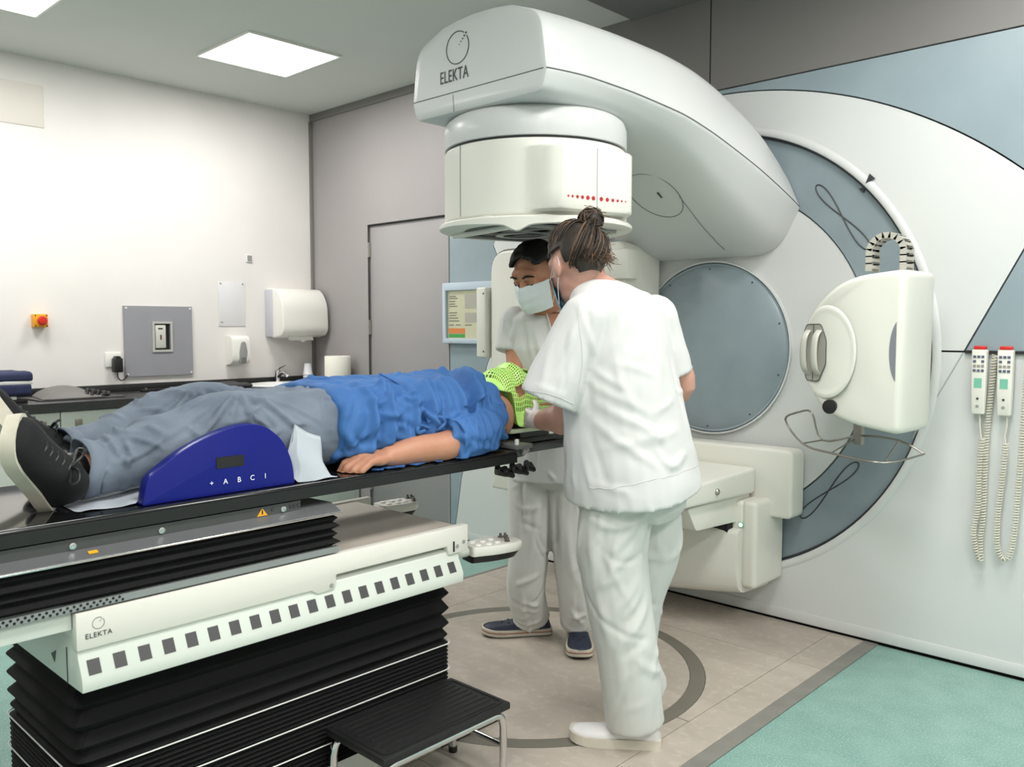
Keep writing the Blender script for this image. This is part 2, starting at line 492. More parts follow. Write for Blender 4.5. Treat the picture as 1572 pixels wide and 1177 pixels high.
# ------------------------------------------------------------------ left wall fittings
XW = X0
def wbox(y0, y1, z0, z1, d, m, name, parent, bevel=0.0, off=0.0005): return MB().box(XW + off, XW + off + d, y0, y1, z0, z1).build(name, m, parent, bevel=bevel)
tag(MB().box(XW + .0005, XW + .006, 1.0, 1.80, 2.487, 2.727).build('access_panel', mat('access_panel_paint', (226, 220, 212), .55), bevel=.002), 'flush off white access panel high on the white wall', 'access panel')

t = thing('emergency_stop', 'yellow box with red mushroom emergency button on white wall', 'emergency button', (XW, 1.73, 1.33))
wbox(1.692, 1.768, 1.332, 1.408, .05, M_yellow, 'box', t, .004)
b = MB(); b.lathe([(.012, .05), (.014, .06), (.026, .066), (.027, .078), (.02, .086), (0.001, .088)], (XW, 1.73, 1.37), 'x', 24); b.build('button', M_red, t)
for yy, zz in ((1.70, 1.34), (1.76, 1.34), (1.70, 1.40), (1.76, 1.40)):
    MB().lathe([(.004, .0505), (.004, .052), (.0005, .0522)], (XW, yy, zz), 'x', 8).build('screw', M_darkmetal, t)

t = thing('wall_panel_unit', 'square grey wall panel with a small recessed white device', 'wall panel', (XW, 2.44, 1.02))
y0, y1, z0, z1 = 2.218, 2.662, 1.02, 1.466
MB().prism([[(y0, z0), (y1, z0), (y1, z1), (y0, z1)], [(2.40, 1.185), (2.51, 1.185), (2.51, 1.355), (2.40, 1.355)]], 'yz', XW + .0005, XW + .016).build('plate', M_panel_grey, t)
MB().prism([[(2.392, 1.172), (2.524, 1.172), (2.524, 1.368), (2.392, 1.368)], [(2.406, 1.186), (2.51, 1.186), (2.51, 1.354), (2.406, 1.354)]], 'yz', XW + .012, XW + .024).build('bezel', mat('bezel', (188, 188, 182), .4), t)
wbox(2.40, 2.515, 1.182, 1.358, .002, M_black_pl, 'recess', t)
MB().box(XW + .003, XW + .02, 2.412, 2.482, 1.196, 1.346).build('device', mat('device_beige', (206, 206, 198), .4), t, bevel=.006)
MB().box(XW + .0205, XW + .0215, 2.43, 2.46, 1.318, 1.326).build('device_label', M_black_pl, t)
MB().box(XW + .0205, XW + .0215, 2.442, 2.452, 1.25, 1.282).build('device_label', mat('device_red', (90, 60, 55), .4), t)
for yy in (y0 + .014, y1 - .014):
    for zz in (z0 + .014, z1 - .014):
        MB().lathe([(.007, .0165), (.006, .019), (.0005, .0195)], (XW, yy, zz), 'x', 10).build('screw', M_white_pl, t)

t = thing('wall_socket', 'white wall socket beside the grey panel', 'socket', (XW, 2.145, 1.04))
wbox(2.10, 2.195, 1.085, 1.175, .012, M_white_pl, 'plate', t, .004)
t = thing('power_adapter', 'black plug adapter in the white wall socket', 'plug', (XW, 2.165, 1.05))
MB().box(XW + .013, XW + .06, 2.134, 2.188, 1.052, 1.14).build('body', M_black_pl, t, bevel=.006)
MB().lathe([(.018, .0), (.018, .045)], (XW + .0135, 2.16, 1.136), 'x', 16).build('collar', M_black_pl, t)
cp = smoothcurve([(XW + .03, 2.162, 1.053), (XW + .03, 2.165, 1.02), (XW + .028, 2.185, 1.0), (XW + .024, 2.212, 1.012), (XW + .02, 2.228, 1.035)], 6)
MB().tube(cp, .0035, 8).build('cable', M_black_pl, t)

t = thing('acrylic_holder', 'clear acrylic sheet holder screwed on wall above soap dispenser', 'sheet holder', (XW, 2.955, 1.335))
wbox(2.858, 3.054, 1.338, 1.64, .005, M_clear, 'sheet', t, .001)
for yy in (2.874, 3.038): MB().lathe([(.006, .006), (.005, .009), (.0005, .0095)], (XW, yy, 1.628), 'x', 10).build('screw', M_steel, t)
wbox(2.868, 2.888, 1.362, 1.368, .001, M_grey_pl, 'label', t, off=.0062)

t = thing('wall_sensor', 'tiny grey square plate high on wall above acrylic holder', 'wall plate', (XW, 3.093, 1.785))
wbox(3.07, 3.116, 1.782, 1.834, .01, M_white_pl, 'plate', t, .002)
wbox(3.076, 3.11, 1.788, 1.828, .0015, M_grey_pl, 'cover', t, off=.0107)

t = thing('soap_dispenser', 'white wall soap dispenser with grey window under acrylic holder', 'dispenser', (XW, 2.97, 1.07))
pr = rpoly([(0, 1.07), (.085, 1.085), (.10, 1.13), (.09, 1.255), (.06, 1.273), (0, 1.273)], [.004, .03, .03, .03, .02, .004])
MB().prism([[(XW + .0005 + a, b) for a, b in pr]], 'xz', 2.903, 3.037).build('housing', M_white_pl, t, bevel=.012, seg=3)
pr = rpoly([(2.955, 1.085), (3.0, 1.085), (3.012, 1.16), (3.0, 1.225), (2.985, 1.235), (2.968, 1.225), (2.952, 1.16)], .008)
MB().prism([pr], 'yz', XW + .07, XW + .103).build('window', M_grey_pl, t, bevel=.002)
MB().box(XW + .08, XW + .106, 2.96, 3.0, 1.083, 1.125).build('lever', mat('lever_grey', (110, 110, 110), .4), t, bevel=.004)

t = thing('towel_dispenser', 'large white paper towel dispenser on wall beside the corner', 'towel dispenser', (XW, 3.4, 1.25))
pr = rpoly([(0, 1.27), (.10, 1.255), (.20, 1.27), (.235, 1.31), (.225, 1.50), (.15, 1.60), (.05, 1.605), (0, 1.60)], [.01, .01, .02, .05, .06, .06, .02, .01], 6)
MB().prism([[(XW + .0005 + a, b) for a, b in pr]], 'xz', 3.215, 3.585).build('housing', M_white_pl, t, bevel=.014, seg=3)
MB().box(XW + .0005, XW + .10, 3.206, 3.594, 1.262, 1.598).build('back_shell', M_pale_pl, t, bevel=.012)
tw = MB(); n = 22
top = [(XW + .165, 3.29 + .2 * i / n, 1.268) for i in range(n + 1)]
bot = [(XW + .178 + .004 * math.sin(i * .9), 3.29 + .2 * i / n, 1.238 + .004 * math.sin(i * 2.3) - (.012 if 11 <= i <= 14 else 0)) for i in range(n + 1)]
tw.loft([top, bot, [(x - .002, y, z) for x, y, z in bot], [(x - .002, y, z) for x, y, z in top]], cap=False, closed=False)
tw.build('paper_towel', mat('paper', (245, 244, 240), .8, bump=.2, bscale=60), t)

# ------------------------------------------------------------------ counter
ZT, XF = 0.93, -4.87
wt = thing('worktop', 'long black stone worktop along the white wall', 'worktop', (XF, 2.0, .885))
# sink opening
SC = (-5.155, 3.17)
sk = [(SC[0] + .20 * math.cos(a), SC[1] + .24 * math.sin(a)) for a in [2 * PI * i / 40 for i in range(40)]]
MB().prism([[(XW + .001, -0.6), (XF, -0.6), (XF, W - .001), (XW + .001, W - .001)], sk], 'xy', ZT - .045, ZT).build('slab', M_black_stone, wt)
tag(MB().box(XW + .001, XW + .019, -0.6, W - .001, ZT + .0003, .975).build('upstand', M_black_stone, bevel=.002), 'black upstand strip behind the worktop on the white wall', 'upstand')
tag(MB().box(XW + .0195, XF, W - .02, W - .001, ZT + .0003, .965).build('upstand', M_black_stone, bevel=.002), 'short black upstand strip on the grey wall behind the paper roll', 'upstand')
ys = [-.6, -.15, .30, .75, 1.20, 1.645, 2.025, 2.47, 2.92, 3.6]
for i in range(len(ys) - 1):
    a, b = ys[i], ys[i + 1]
    g = 'cabinets under the worktop'
    lab = 'pale laminate base cabinet under the black worktop, ' + ['at its far entrance end', 'three units before the navy bag unit', 'two units before the navy bag unit', 'one unit before the navy bag unit', 'below the navy bag', 'below the grey mat, with steel square pull', 'below the grey wall panel', 'beyond the lying person knees', 'below the sink'][i]
    t = thing('base_cabinet', lab, 'cabinet', (XF - .03, (a + b) / 2, 0), g)
    MB().box(XW + .002, XF - .05, a + .002, b - .002, .1, ZT - .0455 if i < 8 else .70).build('carcass', M_cab, t)
    MB().box(XW + .06, XF - .09, a + .002, b - .002, .0, .1).build('plinth', M_black_pl, t)
    d = MB().box(XF - .0495, XF - .03, a + .003, b - .003, .105, ZT - .053).build('door', M_cab, t, bevel=.002)
    hy = a + .09 if i % 2 else b - .09
    MB().box(XF - .03, XF - .02, hy - .018, hy + .018, .795, .831).build('handle', mat('handle_nickel', (150, 142, 132), .35, metal=.8), d, bevel=.002)

t = thing('sink', 'white oval wash basin set in the black worktop', 'sink', (SC[0], SC[1], ZT))
s = MB(); rings = []
for rx, ry, z in [(.205, .245, ZT + .0), (.222, .262, ZT + .004), (.226, .266, ZT + .012), (.215, .255, ZT + .017), (.198, .238, ZT + .012), (.185, .225, ZT - .03), (.15, .18, ZT - .11), (.06, .07, ZT - .14), (.005, .005, ZT - .142)]:
    rings.append([(SC[0] + rx * math.cos(2 * PI * k / 40), SC[1] + ry * math.sin(2 * PI * k / 40), z) for k in range(40)])
s.loft(rings, cap=False); s.build('basin', M_ceramic, t)
MB().lathe([(.02, 0), (.02, .003), (.0005, .004)], (SC[0], SC[1], ZT - .141), 'z', 16).build('drain', M_chrome, t)
t = thing('faucet', 'chrome mixer tap behind the wash basin', 'faucet', (-5.40, 3.18, ZT))
b = MB(); b.lathe([(.026, 0), (.026, .006), (.02, .012), (.019, .075), (.022, .08), (.02, .095), (.0005, .1)], (-5.41, 3.27, ZT), 'z', 20); b.build('body', M_chrome, t)
b = MB(); b.tube(smoothcurve([(-5.40, 3.27, ZT + .045), (-5.36, 3.27, ZT + .075), (-5.31, 3.265, ZT + .08), (-5.275, 3.265, ZT + .06)], 6), [.012] * 18 + [.011], 12); b.build('spout', M_chrome, t)
b = MB(); b.tube([(-5.41, 3.27, ZT + .095), (-5.38, 3.275, ZT + .115), (-5.33, 3.285, ZT + .13)], [.008, .007, .005], 10); b.build('lever', M_chrome, t)

t = thing('paper_roll', 'white paper towel roll standing on worktop near the door', 'paper roll', (-4.97, 3.50, ZT))
c = (-4.98, 3.485, ZT)
b = MB(); b.lathe([(.022, .0), (.088, .0), (.09, .004), (.09, .196), (.088, .2), (.022, .2), (.02, .19), (.02, .01), (.022, .0)], c, 'z', 40, cap=False); b.build('roll', mat('paper_roll_white', (240, 236, 226), .85, bump=.15, bscale=40), t)
rr = [[(c[0] + .0915 * math.cos(a), c[1] + .0915 * math.sin(a), ZT + z) for a in np.linspace(-1.55, -.6, 10)] for z in (.1, .02)]
rr[0] = [(x, y, ZT + .02 + .13 * (1 - i / 9)) for i, (x, y, z) in enumerate(rr[0])]
MB().loft(rr, cap=False, closed=False).build('loose_end', mat('paper_roll_white', (240, 236, 226)), t)
M_cup = mat('cup_plastic', (226, 228, 232), .35)
for k in range(4):
    z = .0005 + .018 * k
    cu_ = MB().lathe([(.036, z), (.037, z + .004), (.034, z + .007), (.024, z + .082), (.022, z + .082), (.032, z + .007), (.036, z)], (-5.36, 3.49, ZT), 'z', 24, cap=False)
    cu_.lathe([(.0005, z + .0822), (.023, z + .0822), (.023, z + .0832), (.0005, z + .0832)], (-5.36, 3.49, ZT), 'z', 24)
    tag(cu_.build('plastic_cup', M_cup), ['lowest white plastic cup of the upturned stack behind the basin', 'second white plastic cup from the bottom of the upturned stack', 'third white plastic cup from the bottom of the upturned stack', 'topmost white plastic cup of the upturned stack behind the basin'][k], 'cup', 'upturned plastic cups by the basin')

M_navy = mat('navy_fabric', (38, 44, 78), .8, var=.12, vscale=40, bump=.3, bscale=300)
t = thing('navy_bag', 'folded navy fabric cushion with white bands on the worktop', 'bag', (-5.15, 1.42, ZT))
def pillow(x0, x1, y0, y1, z0, z1, seed):
    b = MB().box(x0, x1, y0, y1, z0, z1); me = b.mesh(bevel=.018, seg=4)
    bm = bmesh.new(); bm.from_mesh(me); bmesh.ops.subdivide_edges(bm, edges=bm.edges, cuts=3, use_grid_fill=True); bm.to_mesh(me); bm.free()
    displace(me, lambda P, N: .004 * waves(P, 40, seed))
    return me
put('cushion', pillow(-5.32, -5.0, 1.05, 1.545, ZT + .038, ZT + .105, 1), M_navy, t)
put('cushion', pillow(-5.31, -5.0, 1.05, 1.55, ZT + .112, ZT + .165, 2), M_navy, t)
MB().box(-5.315, -5.003, 1.04, 1.548, ZT + .098, ZT + .118).build('white_band', mat('white_webbing', (215, 215, 212), .8), t, bevel=.004)
MB().box(-5.30, -5.01, 1.04, 1.47, ZT + .018, ZT + .036).build('white_band', mat('white_webbing', (215, 215, 212), .8), t, bevel=.004)
MB().box(-5.31, -5.0, 1.04, 1.52, ZT + .0005, ZT + .02).build('base_board', M_black_pl, t, bevel=.003)

M_matgrey = mat('grey_rubber_mat', (112, 110, 108), .6, var=.05)
t = thing('grey_mat', 'grey folded mat with black straps lying on the worktop', 'mat', (-5.1, 1.85, ZT))
b = MB()
rows = []
for i in range(13):
    u = i / 12; y = 1.60 + .33 * u
    rows.append([(-5.36 + .34 * j / 10, y + .05 * (1 - j / 10) , ZT + .006 + .052 * math.sin(PI * min(1, u * 1.05)) ** .7 * (1 - j / 10) ** .5 + .004) for j in range(11)])
vs = rows + [[(x, y, z - .004) for x, y, z in r] for r in rows[::-1]]
b.loft(vs + [vs[0]], cap=False, closed=False); b.build('flap', M_matgrey, t)
MB().box(-5.33, -5.02, 1.58, 2.04, ZT + .0005, ZT + .006).build('board', mat('board_dark', (70, 70, 70), .5), t, bevel=.002)
for k in range(7):
    a = Vector((-5.06 + .02 * math.sin(k * 2), 1.84 + .02 * k, ZT + .012)); b = MB()
    b.tube(smoothcurve([a, a + Vector((-.03, .02, .035 * (1 - k / 9))), a + Vector((-.08, .03, .03 * (1 - k / 9))), a + Vector((-.1, .05, .0))], 5), .008, 6)
    b.build('strap', M_black_pl, t)
t = thing('metal_clip_bar', 'thin black bar with two chrome knobs lying behind on the worktop', 'bar', (-5.3, 2.36, ZT))
MB().box(-5.34, -5.30, 2.26, 2.48, ZT + .0005, ZT + .014).build('bar', M_black_pl, t, bevel=.002)
for yy in (2.29, 2.45): MB().lathe([(.008, .014), (.008, .022), (.0005, .024)], (-5.32, yy, ZT), 'z', 10).build('knob', M_chrome, t)
b = MB()
t = thing('dark_sleeve', 'dark grey sleeve lying on worktop left of the wash basin', 'sleeve', (-5.2, 2.84, ZT))
me = pillow(-5.33, -5.02, 2.64, 2.86, ZT + .012, ZT + .04, 5); put('cover', me, mat('dark_neoprene', (52, 52, 54), .7), t)
# ------------------------------------------------------------------ machine cover wall
M_fac_white = mat('cover_white', (214, 216, 215), 0.35, var=0.015, vscale=2)
M_fac_blue = mat('cover_blue_grey', (139, 154, 162), 0.38, rgb2=(150, 164, 171), vscale=3)
M_ring_blue = mat('ring_blue_grey', (128, 141, 148), 0.3, rgb2=(140, 153, 160), vscale=4)
M_gantry = mat('gantry_white', (202, 204, 203), 0.38, var=0.012, vscale=2, coat=0.1)
M_cream = mat('cream_white', (222, 221, 212), 0.4, var=0.012, vscale=3)
M_line = mat('thin_dark_line', (92, 92, 92), 0.5)
M_print = mat('dark_print', (52, 54, 58), 0.5)
HX, HZ, HR = -2.145, 1.21, 1.02
cov = thing('machine_cover_wall', 'white and blue grey panelled cover wall around the round gantry', 'machine cover', (-2.15, W, 0))
MB().box(-3.968, X1 - .002, W + .056, W + .06, 0.0, 2.435).build('dark_backing', M_gap, cov)
ax, az, ar = -2.156, 0.398, 2.012
tipR, tipL = (-0.731, 1.81), (-3.57, 1.81)
a_r = math.degrees(math.atan2(tipR[1] - az, tipR[0] - ax)); a_l = math.degrees(math.atan2(tipL[1] - az, tipL[0] - ax))
arc_top = arc(ax, az, ar, a_r, a_l, 60)
zl = 1.24; g = .0035
hs = math.degrees(math.asin((zl + g - HZ) / HR)); hs2 = math.degrees(math.asin((zl - g - HZ) / HR))
# arch above the dividing line
poly = [(-1.012, zl + g)] + arc_top + [(-3.288, zl + g)] + arc(HX, HZ, HR, 180 - hs, hs, 70)
MB().prism([poly], 'xz', W, W + .05).build('arch_panel', M_fac_white, cov)
# lower white panel
lb = [(-3.56, zl - g), (-3.63, 1.11), (-3.70, .90), (-3.77, .70), (-3.86, .39), (-3.93, .012)]
poly = [(X1 - .002, .012), (X1 - .002, zl - g)] + arc(HX, HZ, HR, hs2, -180 - hs2, 90) + lb
MB().prism([poly], 'xz', W, W + .05).build('lower_panel', M_fac_white, cov)
# blue grey corner panels
ta = math.degrees(math.atan2(1, .0))
k = .006
arcR = arc(ax, az, ar + k, a_r, 90, 40)
poly = [(-1.004, zl + g), (-0.722, 1.81)] + arcR[1:] + [(ax, 2.432), (X1 - .002, 2.432), (X1 - .002, zl + g)]
MB().prism([poly], 'xz', W, W + .048).build('corner_panel', M_fac_blue, cov)
arcL = arc(ax, az, ar + k, a_l, 90, 40)
poly = [(-3.296, zl + g), (-3.58, 1.81)] + arcL[1:] + [(ax - .004, 2.432), (-3.962, 2.432), (-3.962, zl + g)]
MB().prism([poly], 'xz', W, W + .048).build('corner_panel', M_fac_blue, cov)
poly = [(x - .006, z) for x, z in lb] + [(-3.962, .012), (-3.962, zl - g)]
MB().prism([poly], 'xz', W, W + .048).build('corner_panel', M_fac_blue, cov)
MB().box(-1.005, X1 - .003, W - .012, W - .0005, zl - .006, zl + .006).build('handset_rail', M_darkmetal, cov)
MB().box(-3.93, X1 - .003, W - .006, W - .0005, .014, .062).build('base_strip', M_fac_white, cov, bevel=.002)
d = Vector((-1.012 + 1.19, 0, 1.237 - .887)).normalized()
MB().obox(Vector((-1.101, W - .0002, 1.062)), d * .196, Vector((0, .0006, 0)), Vector((-d.z, 0, d.x)) * .0022).build('diagonal_joint', mat('joint_grey', (160, 164, 166), .5), cov)
MB().lathe([(HR, .03), (HR, -.002), (HR + .006, -.007), (HR + .026, -.007), (HR + .034, -.0005)], (HX, W, HZ), 'y', 128, cap=False).build('hole_rim', M_fac_white, cov)
for sgn, px_, pz_ in ((1, -1.384, 1.948),):
    dd = Vector((-.7, 0, -.72))
    nn = Vector((-dd.z, 0, dd.x))
    b = MB(); c = Vector((-1.378, W - .008, 1.955)); b.add([c + nn * .016, c - nn * .016, c + dd * .04, c + nn * .016 + Vector((0, .004, 0)), c - nn * .016 + Vector((0, .004, 0)), c + dd * .04 + Vector((0, .004, 0))], [(0, 1, 2), (3, 5, 4), (0, 3, 4, 1), (1, 4, 5, 2), (2, 5, 3, 0)])
    b.build('pointer_mark', M_print, cov)

# ------------------------------------------------------------------ linear accelerator
lin_ac = thing('linear_accelerator', 'large white radiotherapy machine with curved overhead arm on round gantry', 'medical machine', (-2.2, W, 0))
def annulus(r0, r1, y0, y1, name, m, parent=lin_ac, n=128):
    return MB().lathe([(r0, y1 - W), (r0, y0 - W), (r1, y0 - W), (r1, y1 - W), (r0, y1 - W)], (HX, W, HZ), 'y', n, cap=False).build(name, m, parent)
ring = annulus(.777, 1.008, W + .026, W + .05, 'gantry_ring', M_ring_blue)
annulus(1.0085, 1.0195, W + .02, W + .05, 'ring_edge', M_print)
annulus(.375, .771, W + .018, W + .05, 'drum_face', M_gantry)
disc = MB().lathe([(.404, .05), (.404, .012), (.398, .004), (.39, .006), (.38, .0), (.30, -.014), (.18, -.024), (.001, -.028)], (HX + .015, W, HZ + .025), 'y', 96).build('centre_disc', M_ring_blue, lin_ac)
MB().lathe([(.405, .03), (.405, .0), (.412, .0), (.412, .03), (.405, .03)], (HX + .015, W, HZ + .025), 'y', 96, cap=False).build('disc_edge', M_gantry, lin_ac)
for i in range(10):
    a = 2 * PI * (i + .5) / 10
    MB().lathe([(.004, -.002), (.004, -.004), (.0004, -.0042)], (HX + .015 + .375 * math.cos(a), W, HZ + .025 + .375 * math.sin(a)), 'y', 8).build('screw', M_print, disc)
for (cx, cz), (dx, dz) in (((-1.511, 1.804), (.232, -.286)), ((-1.541, .62), (.238, .263)), ((-2.75, 1.82), (.26, .26)), ((-2.75, .60), (.26, -.26))):
    d = Vector((dx, 0, dz)).normalized(); q = Vector((-d.z, 0, d.x))
    pts = [Vector((cx, W + .0245, cz)) + d * (.185 * math.cos(t)) + q * (.020 * math.sin(2 * t)) for t in np.linspace(0, 2 * PI, 72, endpoint=False)]
    MB().tube(pts, .0028, 6, closed=True).build('loop_emblem', M_print, ring)
d = Vector((.7, 0, .72)); nn = Vector((-d.z, 0, d.x)); b = MB(); c = Vector((-1.432, W + .018, 1.903))
b.add([c + nn * .013, c - nn * .013, c + d * .032, c + nn * .013 + Vector((0, .007, 0)), c - nn * .013 + Vector((0, .007, 0)), c + d * .032 + Vector((0, .007, 0))], [(0, 1, 2), (3, 5, 4), (0, 3, 4, 1), (1, 4, 5, 2), (2, 5, 3, 0)])
b.build('pointer_mark', M_print, ring)

# --- overhead arm: loft along y of rounded sections
#        y     cx      w     zs     wu    zu     zc     wb    zb     rb
ARM = [(2.13, -2.204, .338, 2.172, .309, 2.365, 2.432, .318, 2.105, .03),
       (2.30, -2.202, .357, 2.178, .318, 2.376, 2.445, .315, 2.098, .06),
       (2.55, -2.198, .384, 2.162, .325, 2.380, 2.450, .305, 2.088, .09),
       (2.83, -2.190, .410, 2.129, .330, 2.372, 2.442, .310, 2.030, .13),
       (3.00, -2.186, .428, 2.085, .335, 2.353, 2.425, .320, 1.955, .15),
       (3.15, -2.182, .442, 2.037, .342, 2.315, 2.395, .335, 1.865, .16),
       (3.30, -2.178, .458, 1.985, .358, 2.252, 2.345, .350, 1.775, .16),
       (3.48, -2.172, .474, 1.912, .372, 2.165, 2.270, .365, 1.690, .14),
       (3.56, -2.170, .478, 1.880, .392, 2.080, 2.210, .375, 1.666, .12),
       (3.632, -2.170, .472, 1.860, .400, 2.020, 2.150, .37, 1.660, .11)]
def arm_par(y):
    t = interp(ARM, y); return t
def arm_section(y, inset=0.0):
    cx, w, zs, wu, zu, zc, wb, zb, rb = arm_par(y)
    w -= inset; wu -= inset; wb -= inset; zu -= inset; zc -= inset; zb += inset
    half = []
    def corner(a, p, b, r, n):
        a, p, b = Vector(a), Vector(p), Vector(b); da, db = a - p, b - p
        q1 = p + da.normalized() * min(r, da.length * .48); q2 = p + db.normalized() * min(r, db.length * .48)
        return [q1 * (1 - t) ** 2 + p * 2 * t * (1 - t) + q2 * t * t for t in [i / n for i in range(n + 1)]]
    B, S, U, Cc = (wb, zb), (w, zs), (wu, zu), (0, zc)
    Um = (wu * .55, zc - (zc - zu) * .22)
    half.append(Vector((0, zb))); half.append(Vector((wb * .4, zb)))
    half += corner((0, zb), B, S, rb, 8)
    half += corner(B, S, U, .014, 3)
    half += corner(S, U, Um, .05, 5)
    half.append(Vector(Um)); half.append(Vector((wu * .28, zc - (zc - zu) * .06)))
    top = Vector(Cc)
    left = [Vector((-p.x, p.y)) for p in half[1:]][::-1]
    pts = half + [top] + left
    return [(cx + p.x, y, p.y) for p in pts]
secs = [arm_section(2.1305, .03), arm_section(2.1305, .012), arm_section(2.135, .004), arm_section(2.145, .0)]
secs = [[(x, 2.130, z) for x, y, z in secs[0]], [(x, 2.1305, z) for x, y, z in secs[1]], [(x, 2.135, z) for x, y, z in secs[2]], [(x, 2.146, z) for x, y, z in secs[3]]]
ysamp = list(np.linspace(2.2, 3.632, 40))
raw = np.array([arm_section(y) for y in ysamp])
for _ in range(3):
    raw[1:-1] = (raw[:-2] + 2 * raw[1:-1] + raw[2:]) / 4
secs += [[tuple(p) for p in r] for r in raw]
arm = MB().loft(secs).build('gantry_arm', M_gantry, lin_ac, smooth=28)
# seam between upper and lower shell
iS = 2 + 9 + 2
sr = [Vector(s_[iS]) for s_ in secs]; nsec = len(secs[0]); sl = [Vector(s_[nsec - iS]) for s_ in secs]
b = MB().tube([p + Vector((.0003, -.0005, 0)) for p in sr[2:]], .0021, 6)
b.tube([p + Vector((-.0003, -.0005, 0)) for p in sl[2:]], .0021, 6)
b.tube([sl[1] + Vector((0, -.0004, 0)), sr[1] + Vector((0, -.0004, 0))], .0018, 6)
b.tube([(-2.312, 2.1297, 2.17), (-2.308, 2.1297, 2.108)], .0012, 5)
b.build('shell_seam', M_line, arm)
# hatch on the underside
def under(x, y):
    return arm_par(y)[7] - .001
hp = []
for t in np.linspace(0, 2 * PI, 48, endpoint=False):
    x = -2.10 + .115 * math.cos(t); y = 3.10 + .13 * math.sin(t); hp.append((x, y, under(x, y)))
b = MB().tube(hp, .0016, 5, closed=True)
b.tube([(-1.99, y, under(0, y)) for y in np.linspace(3.12, 3.5, 10)], .0011, 5)
b.build('hatch_outline', M_line, arm)
b = MB(); b.obox((-2.075, 3.10, under(0, 3.10) - .001), (.004, 0, 0), (0, .016, -.0085), (0, 0, .0015)); b.build('hatch_slot', M_print, arm)
# lettering and emblem on the front face
fm = frame((-2.306, 2.1287, 2.235), (1, 0, 0), (0, 0, 1))
me = text_mesh('ELEKTA', .062, fm @ Matrix.Diagonal((.68, 1.0, 1, 1)), .0006, 1.06)
put('lettering', me, M_print, arm, None)
pts = [Vector((-2.287 + .058 * math.cos(t), 2.1293, 2.329 + .056 * math.sin(t))) for t in np.linspace(.95, 2 * PI + .62, 60)]
b = MB().tube(pts, .0017, 6)
for k in range(5):
    u = .012 + k * .0112; c = Vector((-2.287 + u * .78, 2.1296, 2.329 + u * .74)); r = .0016 + .0006 * k
    b.lathe([(r, .0), (r, -.0012), (.0003, -.0014)], c, 'y', 10)
b.build('emblem', M_print, arm)

# --- treatment head
CA = (-2.21, 2.46)
th0 = math.radians(-13)
def head_r(th, block):
    best = .345
    if block > 0:
        for s0 in (th0, th0 + PI):
            d = (th - s0 + PI) % (2 * PI) - PI; d = abs(d)
            h1 = math.radians(23.5); h2 = math.radians(42)
            if d < h1: r = .372 / math.cos(d) if d < h1 * .93 else .372 / math.cos(h1 * .93) - (d - h1 * .93) * .12
            elif d < h2:
                u = (d - h1) / (h2 - h1); r0 = .372 / math.cos(h1 * .93) - h1 * .07 * .12; r = r0 + (.345 - r0) * (u * u * (3 - 2 * u))
            else: r = .345
            best = max(best, .345 + (r - .345) * block)
    return best
rings = []
for z, dr, bl in [(1.716, -.05, 0), (1.716, -.012, 0), (1.722, -.003, .0), (1.728, 0, .0), (1.732, 0, .55), (1.738, 0, .92), (1.745, 0, 1), (1.80, 0, 1), (1.90, 0, 1), (1.944, 0, 1), (1.951, 0, .85), (1.955, 0, .3), (1.958, 0, 0), (1.976, -.001, 0), (1.983, -.006, 0), (1.984, -.05, 0)]:
    rings.append([(CA[0] + (head_r(t, bl) + dr) * math.cos(t), CA[1] + (head_r(t, bl) + dr) * math.sin(t), z) for t in [2 * PI * k / 144 for k in range(144)]])
head = MB().loft(rings).build('treatment_head', M_cream, lin_ac, smooth=30)
MB().lathe([(.30, 1.984), (.331, 1.984), (.331, 1.992), (.30, 1.992)], (CA[0], CA[1], 0), 'z', 96).build('collar_gap', M_print, lin_ac)
MB().lathe([(.30, 1.9925), (.343, 1.9925), (.345, 1.998), (.345, 2.06), (.338, 2.085), (.32, 2.10), (.28, 2.112)], (CA[0], CA[1], 0), 'z', 96).build('neck_collar', M_gantry, lin_ac)
def face_pt(th, z, r):  # on head surface
    return Vector((CA[0] + r * math.cos(th), CA[1] + r * math.sin(th), z))
nf = Vector((math.cos(th0), math.sin(th0), 0)); tf = Vector((-math.sin(th0), math.cos(th0), 0))
b = MB(); c0 = Vector((CA[0], CA[1], 0)) + nf * .3721
b.tube([c0 + Vector((0, 0, 1.745)), c0 + Vector((0, 0, 1.95))], .0011, 5)
b.build('panel_seam', M_line, head)
MB().tube([face_pt(th0 - 1.5, 1.73, .3452), face_pt(th0 - 1.5, 1.98, .3452)], .0013, 5).build('panel_seam', M_line, head)
M_dot = mat('red_dot', (176, 34, 40), .35)
for sd, xs, rs in ((-1, (.012, .030, .0475, .0635, .079, .0925), (.0072, .0072, .0062, .0055, .0045, .0036)), (1, (.014, .034, .0525, .069, .083, .096), (.0072, .0068, .0058, .0048, .0036, .0026))):
    for x, r in zip(xs, rs):
        c = c0 + tf * (sd * x * 1.35) + Vector((0, 0, 1.779))
        b = MB(); rr = [[c + nf * h + (tf * math.cos(a) + Vector((0, 0, 1)) * math.sin(a)) * q for a in [2 * PI * k / 14 for k in range(14)]] for q, h in ((r * 1.15, -.001), (r, .0012), (r * .3, .0016))]
        b.loft(rr); b.build('indicator_dot', M_dot, head)
